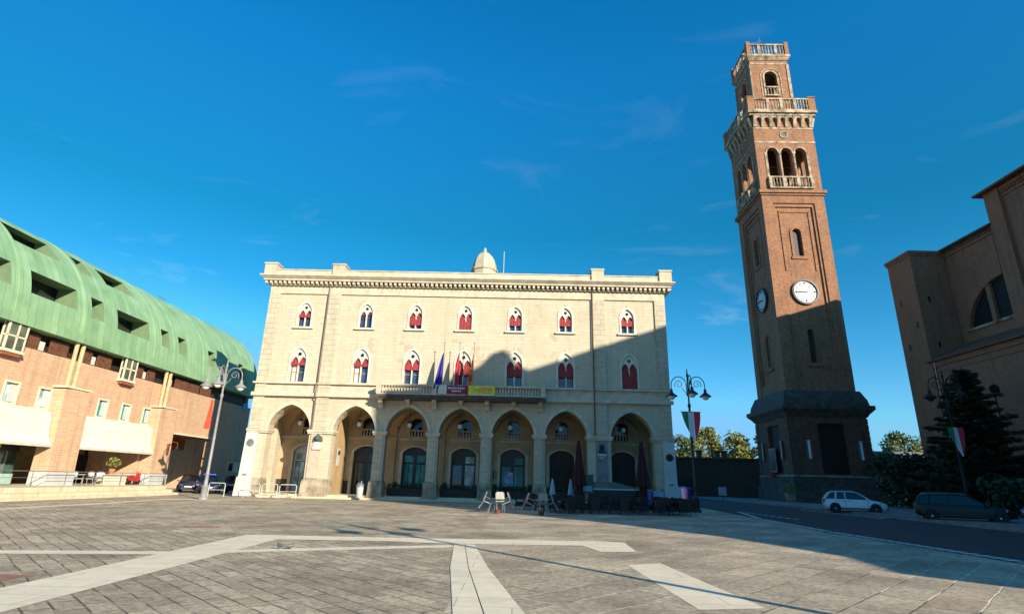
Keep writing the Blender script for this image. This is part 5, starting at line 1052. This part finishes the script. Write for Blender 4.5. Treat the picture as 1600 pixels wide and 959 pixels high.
pennant('pointed tricolour pennant on the street lamp beside the palace', (12.48, 38.25, 6.5), 0, 1.25, 1.85, TRICOL, 'tricolour pennants on lamps')
pennant('pointed tricolour pennant on the dark lamp before the church conifer', (29.55, 37.0, 5.75), 0, 1.0, 1.85, TRICOL, 'tricolour pennants on lamps')
t = thing('hanging_flag', 'orange-red flag hanging on the left street lamp', 'flag', (-20.75, 39.15, 4.6), 0.9)
mb = MB(); mb.tube([(0.25, 0, 1.95), (-0.35, 0, 1.95)], 0.02, 6); mb.build('rod', IRON, t)
mb = MB(); nu, nv = 10, 10; vs = [(-0.25+0.5*(i/nu)*(0.3+0.7*(1-j/nv))-(0.22*(1-j/nv)) , 0.05*sin(i*1.4), 1.9*j/nv) for j in range(nv+1) for i in range(nu+1)]
mb.add(vs, [(j*(nu+1)+i, j*(nu+1)+i+1, (j+1)*(nu+1)+i+1, (j+1)*(nu+1)+i) for j in range(nv) for i in range(nu)]); mb.build('cloth', REDF, t, smooth=True)
t = thing('traffic_mirror', 'round dark traffic mirror on a tall post in front of the church wall', 'mirror', (40.2, 45.4, 0.13))
mb = MB(); mb.tube([(0, 0, 0), (0, 0, 9.6)], 0.05, 7); mb.build('post', DARK, t); mb = MB(); mb.lathe([(0, -0.06), (0.3, -0.05), (0.42, -0.02), (0.42, 0.06), (0, 0.1)], (0, -0.1, 9.75), 20, 'y'); mb.build('mirror_disc', DARK, t)

# ================================================================== CARS
def paint(name, col): return plain(name, col, 0.35, 0.0, var=0.03, coat=0.35)
TYRE = plain('tyre_rubber', (0.015, 0.015, 0.015), 0.8); RIM = plain('alloy', (0.35, 0.36, 0.38), 0.3, 0.9, var=0.05); HEADL = plain('headlight_lens', (0.6, 0.65, 0.7), 0.1, 0.2, var=0.05); TAILR = plain('tail_lens', (0.3, 0.01, 0.01), 0.2); TRIMB = plain('black_plastic', (0.02, 0.02, 0.022), 0.6); PLATE = plain('number_plate', (0.6, 0.6, 0.6), 0.5)
def car(name, label, loc, rz, pm, kind='hatch', rails=False, stripe=None, group=None, bluebar=False):
    L_ = {'hatch': 4.1, 'wagon': 4.6}[kind]; t = thing(name, label, 'car', loc, rz, group); Wd = 0.88
    # body: stations (x, zbot, ztop, halfwidth)
    if kind == 'hatch': st = [(0,.42,.86,.70),(.06,.32,.95,.78),(.35,.26,.98,.86),(1.2,.22,.97,.88),(2.4,.22,.96,.88),(2.95,.24,.95,.87),(3.5,.25,.86,.85),(3.85,.27,.76,.80),(4.03,.32,.66,.70),(4.1,.40,.58,.60)]; g = [(.10,.96,.66),(.45,1.42,.60),(.9,1.50,.60),(1.9,1.50,.60),(2.25,1.44,.60),(3.0,.95,.70)]
    else: st = [(0,.42,.88,.72),(.06,.32,.98,.80),(.35,.27,1.0,.88),(1.3,.24,.99,.90),(2.7,.24,.97,.90),(3.3,.25,.95,.89),(3.9,.26,.87,.87),(4.3,.28,.78,.82),(4.52,.32,.68,.72),(4.6,.40,.60,.62)]; g = [(.08,.98,.70),(.30,1.42,.63),(.7,1.50,.62),(2.2,1.50,.62),(2.6,1.44,.62),(3.35,.96,.72)]
    mb = MB(); vs = []; m_ = 12
    for (x, zb, zt, hw) in st:
        sec = [(-hw*.86, zb), (-hw, zb+.12), (-hw-.005, zb+(zt-zb)*.5), (-hw+.01, zt-.10), (-hw+.07, zt), (-hw*.45, zt+.02)]
        sec = sec+[(-y, z) for y, z in reversed(sec)]
        vs += [(x-L_/2, y, z) for y, z in sec]
    n = len(st); fs = [(i*m_+k, i*m_+(k+1)%m_, (i+1)*m_+(k+1)%m_, (i+1)*m_+k) for i in range(n-1) for k in range(m_)]+[tuple(range(m_-1,-1,-1)), tuple((n-1)*m_+k for k in range(m_))]
    mb.add(vs, fs); body = mb.build('body', pm, t, smooth=True)
    # glasshouse
    mb = MB(); vs = []; base = {q[0]: 0 for q in g}; zb = .93
    for (x, z, hw) in g:
        vs += [(x-L_/2, -Wd*.88, zb), (x-L_/2, -hw-.02 if z > 1.2 else -Wd*.86, max(z, zb+.01)), (x-L_/2, hw+.02 if z > 1.2 else Wd*.86, max(z, zb+.01)), (x-L_/2, Wd*.88, zb)]
    n = len(g); fs = [(i*4+k, i*4+k+1, (i+1)*4+k+1, (i+1)*4+k) for i in range(n-1) for k in range(3)]+[(0,3,2,1), (4*n-4,4*n-3,4*n-2,4*n-1)]
    mb.add(vs, fs); mb.build('window_glass', DARKGL, t)
    # roof skin and pillars in body colour
    mb = MB(); top = g[1:-1]; vs = []
    for (x, z, hw) in top: vs += [(x-L_/2, -hw-.03, z+.004), (x-L_/2, -hw*.6, z+.03), (x-L_/2, hw*.6, z+.03), (x-L_/2, hw+.03, z+.004)]
    n = len(top); fs = [(i*4+k, i*4+k+1, (i+1)*4+k+1, (i+1)*4+k) for i in range(n-1) for k in range(3)]; mb.add(vs, fs)
    for sx in (-1, 1):
        yb, yt = sx*Wd*.885, sx*(top[0][2]+.03)
        mb.tube([(g[0][0]-L_/2, yb*.98, .96), (top[0][0]-L_/2, yt, top[0][1])], .05, 6); mb.tube([(g[-1][0]-L_/2, yb*.98, .96), (top[-1][0]-L_/2, yt, top[-1][1])], .035, 6)
        xm = (g[0][0]+g[-1][0])/2-.1-L_/2; mb.tube([(xm, yb, .95), (xm, yt, 1.5)], .035, 6); xq = g[1][0]+.35-L_/2; mb.tube([(xq, yb, .95), (xq+.1, yt, 1.48)], .06, 6)
        mb.tube([(q[0]-L_/2, sx*(q[2]+.03), q[1]) for q in top], .03, 6)
    mb.build('roof', pm, t, smooth=True)
    # wheels & arches
    for x in (.72, L_-.80):
        for sx in (-1, 1):
            y = sx*(Wd-.10)
            mb = MB(); mb.lathe([(.36, -.02), (.37, 0), (.36, .02)] , (x-L_/2, sx*(Wd-.0), .36), 20, 'y'); mb.build('wheel_arch', TRIMB, body)
            mb = MB(); mb.lathe([(.18, -.11), (.30, -.11), (.325, -.07), (.325, .07), (.30, .11), (.18, .11)], (x-L_/2, sx*(Wd-.06), .325), 22, 'y'); wh = mb.build('wheel', TYRE, t, smooth=True)
            mb = MB(); mb.lathe([(0, -.115), (.06, -.12), (.07, -.10), (.2, -.105), (.21, -.12), (.21, .12), (.2, .105), (.07, .10), (.06, .12), (0, .115)], (x-L_/2, sx*(Wd-.06), .325), 20, 'y')
            mb.build('rim', RIM, wh)
    for sx in (-1, 1):
        mb = MB(); mb.box(L_/2-.42, L_/2-.14, sx*.60-.14, sx*.60+.14, .62, .74) if False else mb.add([(L_/2-.50, sx*.855, .80), (L_/2-.50, sx*.865, .66), (L_/2-.12, sx*.66, .58), (L_/2-.12, sx*.66, .70), (L_/2-.02, sx*.42, .56), (L_/2-.04, sx*.42, .66)], [(0,1,2,3), (3,2,4,5)]); mb.build('headlight', HEADL, t)
        mb = MB(); mb.box(-L_/2-.02, -L_/2+.10, sx*.66-.12, sx*.66+.12, .72, .95); mb.build('tail_light', TAILR, t)
        mb = MB(); mb.box(L_/2-1.36, L_/2-1.20, sx*.93-.09, sx*.93+.09, .95, 1.06); mb.build('door_mirror', pm, t)
    mb = MB(); mb.box(L_/2-.12, L_/2+.015, -.5, .5, .30, .46); mb.build('grille', TRIMB, t)
    mb = MB(); mb.box(L_/2-.0, L_/2+.025, -.26, .26, .47, .57); mb.build('number_plate', PLATE, t)
    mb = MB(); [mb.box(-L_/2+.5, L_/2-.6, sx*.885-.012, sx*.885+.012, .30, .38) for sx in (-1, 1)]; mb.build('sill_trim', TRIMB, t)
    mb = MB()
    for sx in (-1, 1):
        for xx in (.98, (g[0][0]+g[-1][0])/2-.1, g[-1][0]-.12): mb.box(xx-L_/2-.006, xx-L_/2+.006, sx*.888-.012, sx*.888+.012, .36, .93)
    mb.build('door_gap', TRIMB, body)
    for sx in (-1, 1):
        for xx in (1.25, (g[0][0]+g[-1][0])/2+.08): mb = MB(); mb.box(xx-L_/2, xx-L_/2+.16, sx*.90-.012, sx*.90+.012, .83, .86); mb.build('door_handle', TRIMB, body)
    if rails:
        for sx in (-1, 1): mb = MB(); mb.tube([(g[1][0]-L_/2+.1, sx*.6, 1.5), (g[1][0]-L_/2+.2, sx*.6, 1.57), (g[-2][0]-L_/2-.2, sx*.6, 1.57), (g[-2][0]-L_/2-.1, sx*.6, 1.5)], .025, 6); mb.build('roof_rail', GREYM, t)
    if stripe:
        for sx in (-1, 1): mb = MB(); mb.box(-L_/2+.45, L_/2-.9, sx*.905-.006, sx*.905+.006, .66, .80); mb.build('side_stripe', stripe, body)
    if bluebar: mb = MB(); mb.box(-.12, .12, -.5, .5, 1.55, 1.65); mb.build('light_bar', plain('blue_lens', (0.03, 0.08, 0.5), 0.2), t)
    return t
car('parked_car', 'white hatchback parked on the street in front of the bell tower', (26.0, 43.6, 0.006), -0.42, paint('white_paint', (0.72, 0.75, 0.80)), 'hatch', rails=True)
car('parked_car', 'black car with silver roof rails parked at the right before the conifer', (26.6, 34.0, 0.006), -0.55, plain('black_car_paint', (0.006, 0.006, 0.008), 0.4), 'wagon', rails=True)
car('parked_car', 'dark blue car at the far right edge beside the black car with roof rails', (32.2, 33.4, 0.136), pi-0.3, paint('navy_paint', (0.02, 0.022, 0.05)), 'hatch')
NAVY = paint('dark_blue_paint', (0.012, 0.015, 0.05)); WS = plain('white_stripe', (0.7, 0.7, 0.7), 0.4)
car('parked_car', 'dark car parked closest to the brick passage, left of the lamp post', (-29.3, 53.6, 0.006), -1.15, NAVY, 'hatch', bluebar=False, stripe=WS)
car('parked_car', 'dark blue police car with light bar behind the left lamp post', (-26.7, 51.8, 0.006), -1.05, NAVY, 'hatch', stripe=WS, bluebar=True)
car('parked_car', 'dark estate car with white stripe nearest the palace corner', (-24.2, 53.6, 0.006), -0.6, NAVY, 'wagon', stripe=WS)
car('parked_car', 'small blue car seen through the side arch of the palace', (-26.0, 66, 0.006), 0.4, paint('blue_car', (0.02, 0.03, 0.3)), 'hatch')
t = thing('recycling_container', 'small blue container in the shaded street just right of the palace', 'container', (18.1, 59.0, 0)); mb = MB(); mb.frus((-.5,.5,-.4,.4,0.35), (-.58,.58,-.45,.45,1.35)); mb.build('body', plain('violet_blue', (0.03, 0.03, 0.16), 0.5), t); mb = MB(); mb.frus((-.6,.6,-.47,.47,1.35), (-.4,.4,-.3,.3,1.55)); mb.build('lid', plain('violet_lid', (0.03, 0.03, 0.2), 0.5), t)
for q in (-.4, .4): mb = MB(); mb.lathe([(0.05, -0.04), (0.17, -0.04), (0.17, 0.04), (0.05, 0.04)], (q, -0.3, 0.17), 12, 'y'); mb.build('wheel', TYRE, t)

# ================================================================== CAFE AND SMALL THINGS
WICK = plain('dark_wicker', (0.03, 0.02, 0.016), 0.8, var=0.4, scale=20); ALU = plain('aluminium', (0.38, 0.37, 0.35), 0.35, 0.7, var=0.2); GREYC = plain('grey_weave', (0.33, 0.31, 0.28), 0.7, var=0.3, scale=15)
# two groups of grey chairs tipped against tables at the edge of the sun
base_t = table_set('cafe_table', 'left one of two round grey tables with chairs tipped against them', (-0.55, 31.9, 0), 0, ALU, 'tables with tipped chairs')
dup(base_t, (1.75, 31.4, 0), 0, 'right one of two round grey tables with chairs tipped against them')
side = ['left', 'right']
fc = None
for (tx, ty, nm) in ((-0.55, 31.9, 'left'), (1.75, 31.4, 'right')):
    for k, (dx, dy, rz, lb) in enumerate(((-0.72, -0.12, -pi/2+0.15, 'left side'), (0.72, -0.12, pi/2-0.2, 'right side'), (0.15, -0.62, 0.25, 'near side'))):
        lbl = 'grey chair tipped against the %s grey table, on its %s' % (nm, lb)
        if fc is None: fc = chair(lbl, (tx+dx, ty+dy, 0.12), rz, GREYC, ALU, 'grey chairs tipped against tables'); o = fc
        else: o = dup(fc, (tx+dx, ty+dy, 0.12), rz, lbl)
        o.rotation_euler = (0.42 if k < 2 else 0.3, 0, rz+pi)
for (tx, ty, nm) in ((-0.5, 31.1, 'left'), (1.8, 30.6, 'right')):
    o = MB().lathe([(0.10, 0), (0.15, 0.18), (0.16, 0.2), (0.0, 0.2)], (0, 0, 0), 12).build('plant_pot', plain('red_pot', (0.22, 0.04, 0.03), 0.6), loc=(tx, ty, 0)); tag(o, 'small red pot at the foot of the %s grey table' % nm, 'pot')
# dark seating in the shade
rnd = random.Random(11); rows = (('front', 33.2, (3.6, 5.3, 7.0, 8.8, 10.2)), ('second', 34.9, (2.8, 4.6, 6.4, 8.2, 9.9)), ('third', 36.6, (1.6, 3.8, 5.8, 7.8, 9.8)))
spots = []; words = []
for rn, yy, xs_ in rows:
    for k, xx in enumerate(xs_): spots.append((xx-0.2, yy+0.06*xx*(1 if rn == 'front' else 0.3))); words.append('%s from the left in the %s row' % (nth[k], rn))
tb = None; dc = None
for (x, y), wd in zip(spots, words):
    lb = 'dark café table, '+wd
    if tb is None: tb = table_set('cafe_table', lb, (x, y, 0), 0, DARK, 'dark café tables')
    else: dup(tb, (x, y, 0), 0, lb)
    for k, sd_ in enumerate(('left', 'right', 'near', 'far')):
        a = [pi, 0, -pi/2, pi/2][k]+rnd.uniform(-.3, .3); q = (x+0.62*cos(a), y+0.62*sin(a), 0); lb2 = 'dark wicker chair, %s side of the table %s' % (sd_, wd)
        if dc is None: dc = chair(lb2, q, a-pi/2, WICK, DARK, 'dark wicker café chairs', solid=True)
        else: dup(dc, q, a-pi/2, lb2)
# closed parasols
def parasol(name, label, loc, H, rw, mat, pole, group=None):
    t = thing(name, label, 'parasol', loc, 0, group); mb = MB(); mb.lathe([(0.28, 0), (0.28, 0.06), (0.04, 0.1), (0.03, H)], n=10); mb.build('pole', pole, t)
    mb = MB(); n = 16; vs = []; prof = [(0.10, 1.0), (0.22, 0.97), (0.5, 0.72), (0.9, 0.42), (1.0, 0.34), (0.5, 0.33), (0.55, 0.25), (0.6, 0.14), (0.35, 0.08)]
    for rr, zz in prof:
        for k in range(n): a = 2*pi*k/n; q = rw*rr*(1+0.22*cos(k*pi)); vs.append((q*cos(a), q*sin(a), H*zz))
    mb.add(vs, [(i*n+k, i*n+(k+1)%n, (i+1)*n+(k+1)%n, (i+1)*n+k) for i in range(len(prof)-1) for k in range(n)]); mb.build('canopy', mat, t); return t
MRED = plain('maroon_canvas', (0.055, 0.01, 0.01), 0.85, var=0.2)
parasol('closed_parasol', 'tall closed maroon parasol in front of the sixth arch', (4.7, 38.0, 0), 4.4, 0.40, MRED, WOOD, 'tall closed maroon parasols')
parasol('closed_parasol', 'tall closed maroon parasol in front of the seventh arch', (8.95, 38.2, 0), 4.45, 0.42, MRED, WOOD, 'tall closed maroon parasols')
BLW = plain('pale_blue_cloth', (0.30, 0.40, 0.52), 0.8, var=0.1)
for x, y, lb in ((3.0, 38.6, 'small closed pale blue parasol left of the maroon one'), (4.3, 39.4, 'small closed pale blue parasol touching the left maroon one')):
    t = thing('closed_parasol', lb, 'parasol', (x, y, 0), 0, 'small pale blue parasols'); mb = MB(); mb.lathe([(0.06, 0), (0.05, 1.95)], n=8); mb.build('pole', DARK, t); mb = MB(); mb.lathe([(0.24, 0.6), (0.19, 1.1), (0.12, 1.5), (0.06, 1.85), (0.03, 1.95)], n=10); mb.build('canopy', BLW, t)
GRN = plain('green_board', (0.04, 0.10, 0.07), 0.6, var=0.3, scale=2)
t = thing('menu_board', 'green menu board on legs right of the left maroon parasol', 'board', (5.3, 38.4, 0)); mb = MB(); mb.box(-0.4, 0.4, -0.03, 0.03, 1.0, 2.2); mb.build('panel', GRN, t)
mb = MB(); mb.box(-0.3, 0.3, -0.04, -0.032, 1.15, 1.5); mb.build('notice', BLW, t)
for sx in (-0.36, 0.36): mb = MB(); mb.tube([(sx, 0, 0), (sx, 0, 2.25)], 0.03, 6); mb.build('leg', DARK, t)
t = thing('serving_counter', 'long low counter with green sloping top and pale rim behind the dark tables', 'counter', (7.1, 39.2, 0)); mb = MB(); mb.box(-1.6, 1.9, -0.4, 0.4, 0, 1.25); mb.build('body', DARK, t)
mb = MB(); mb.frus((-1.65, 1.95, -0.46, 0.44, 1.34), (-1.2, 0.2, 0.1, 0.4, 1.75)); mb.build('top', GRN, t); mb = MB(); mb.box(-1.7, 2.0, -0.5, 0.45, 1.25, 1.34); mb.build('rim', WHITEM, t)
for x, y, h_, lb in ((9.6, 40.3, 1.25, 'taller pale blue box standing by the right pier of the arcade'), (10.35, 40.0, 1.15, 'smaller pale blue box right of the taller blue one')):
    t = thing('storage_box', lb, 'box', (x, y, 0)); mb = MB(); mb.frus((-.3,.3,-.3,.3,0), (-.34,.34,-.34,.34,h_)); mb.build('body', plain('bluebox%d' % int(x), (0.10, 0.18, 0.45) if x < 10 else (0.35, 0.45, 0.65), 0.5), t); mb = MB(); mb.box(-.36,.36,-.36,.36,h_,h_+.08); mb.build('lid', BLW, t)
pp = None
for i, wd in ((2, 'third'), (3, 'fourth'), (4, 'fifth'), (5, 'sixth')):
    lb = 'long dark planter box closing the foot of the %s arch' % wd
    if pp is None:
        pp = thing('planter', lb, 'planter', pl(AX[i], 1.5, 0.28), YAW, 'dark planters under the arcade'); mb = MB(); mb.frus((-1.5,1.5,-.22,.22,0), (-1.6,1.6,-.26,.26,0.62)); mb.build('box', DADO, pp)
        mb = MB(); rq = random.Random(2)
        for k in range(16): leaves(mb, (-1.5+0.2*k, 0, 0.78), 0.3, 60, 0.07, rq)
        mb.build('foliage', NEEDLE, pp)
    else: dup(pp, pl(AX[i], 1.5, 0.28), YAW, lb)
# litter bin
t = thing('litter_bin', 'white and grey litter bin on a stand beside the second arcade pier', 'bin', (-11.45, 45.1, 0)); mb = MB(); mb.lathe([(0.2, 0.15), (0.24, 0.2), (0.27, 0.95), (0.29, 1.0)], n=16); mb.build('bucket', WHITEM, t, smooth=True)
mb = MB(); mb.lathe([(0.31, 0.98), (0.31, 1.08), (0.2, 1.25), (0.05, 1.32)], n=16); mb.build('lid', GREYM, t); mb = MB(); mb.tube([(0, 0.3, 0), (0, 0.3, 1.4)], 0.03, 6); mb.build('post', GREYM, t)
# white tubular barriers in front of the first arch
def barrier(label, loc, rz, w_, first=[None]):
    t = thing('tube_barrier', label, 'barrier', loc, rz, 'white tubular barriers'); 
    mb = MB(); mb.tube([(0, 0, 0), (0, 0, 0.9), (0.08, 0, 1.0), (w_-0.08, 0, 1.0), (w_, 0, 0.9), (w_, 0, 0)], 0.028, 7); mb.build('hoop', WHITEM, t)
    mb = MB(); mb.tube([(0, 0, 0.5), (w_, 0, 0.5)], 0.02, 6); mb.build('crossbar', WHITEM, t); return t
b1 = barrier('white tube barrier before the first arch, nearest the marble pier', (-20.2, 44.6, 0), 0.0, 1.2)
for x, y, rz, lb in ((-22.9, 44.6, 0.05, 'white tube barrier left of the palace corner, before the parked cars'), (-18.8, 44.5, 0.0, 'white tube barrier in the middle of the first arch'), (-17.4, 44.4, 0.3, 'white tube barrier before the first arch, nearest the thick pier')): dup(b1, (x, y, 0), rz, lb)
# pigeon on the band
def pigeon(label, loc, rz):
    t = thing('pigeon', label, 'bird', loc, rz, 'pigeons on the paving'); t.scale = (0.75, 0.75, 0.75); mb = MB()
    mb.lathe([(0.005, -0.17), (0.03, -0.12), (0.055, -0.04), (0.06, 0.03), (0.045, 0.09), (0.028, 0.12)], (0, 0, 0.1), 12, 'x'); mb.lathe([(0.0, 0.15), (0.022, 0.155), (0.03, 0.18), (0.022, 0.205), (0, 0.212)], (0.13, 0, 0), 10); mb.tube([(0.1, 0, 0.12), (0.13, 0, 0.17)], [0.035, 0.022], 8); mb.tube([(0.155, 0, 0.18), (0.185, 0, 0.172)], [0.008, 0.002], 5); mb.build('body', plain('pigeon_grey%d' % int(loc[0]*10), (0.12, 0.13, 0.15), 0.6, var=0.3, scale=20), t, smooth=True)
    for s_ in (-.02, .02): mb = MB(); mb.tube([(0.02, s_, 0.06), (0.02, s_, 0.0), (0.05, s_, 0.0)], 0.005, 5); mb.build('leg', TAILR, t)
pigeon('grey pigeon standing on the pale paving band, right of the second one', (-5.1, 14.1, 0.012), 0.4)
pigeon('grey pigeon on the pale paving band, left of the other', (-5.3, 14.05, 0.012), 2.6)
# things in the street behind
for x, y, lb in ((20.3, 70, 'small pale traffic sign low in the shaded street, left'), (24.5, 66, 'small pale traffic sign low in the shaded street, right')):
    t = thing('street_sign', lb, 'sign', (x, y, 0)); mb = MB(); mb.tube([(0, 0, 0), (0, 0, 1.6)], 0.04, 6); mb.build('post', DARK, t); mb = MB(); mb.box(-0.45, 0.45, -0.05, -0.02, 0.7 if x > 22 else 1.1, 1.6); mb.build('panel', BLW, t)
t = thing('planter', 'round stone planter with yellowish leaves at the tower front corner', 'planter', (31.5, 64.5, 0.13)); mb = MB(); mb.lathe([(0.3, 0), (0.5, 0.3), (0.55, 0.9), (0.6, 1.0), (0.45, 1.0)], n=14); mb.build('bowl', TSTONE, t); mb = MB(); leaves(mb, (0, 0, 1.5), 0.7, 300, 0.12, random.Random(9)); mb.build('foliage', LEAFY, t)
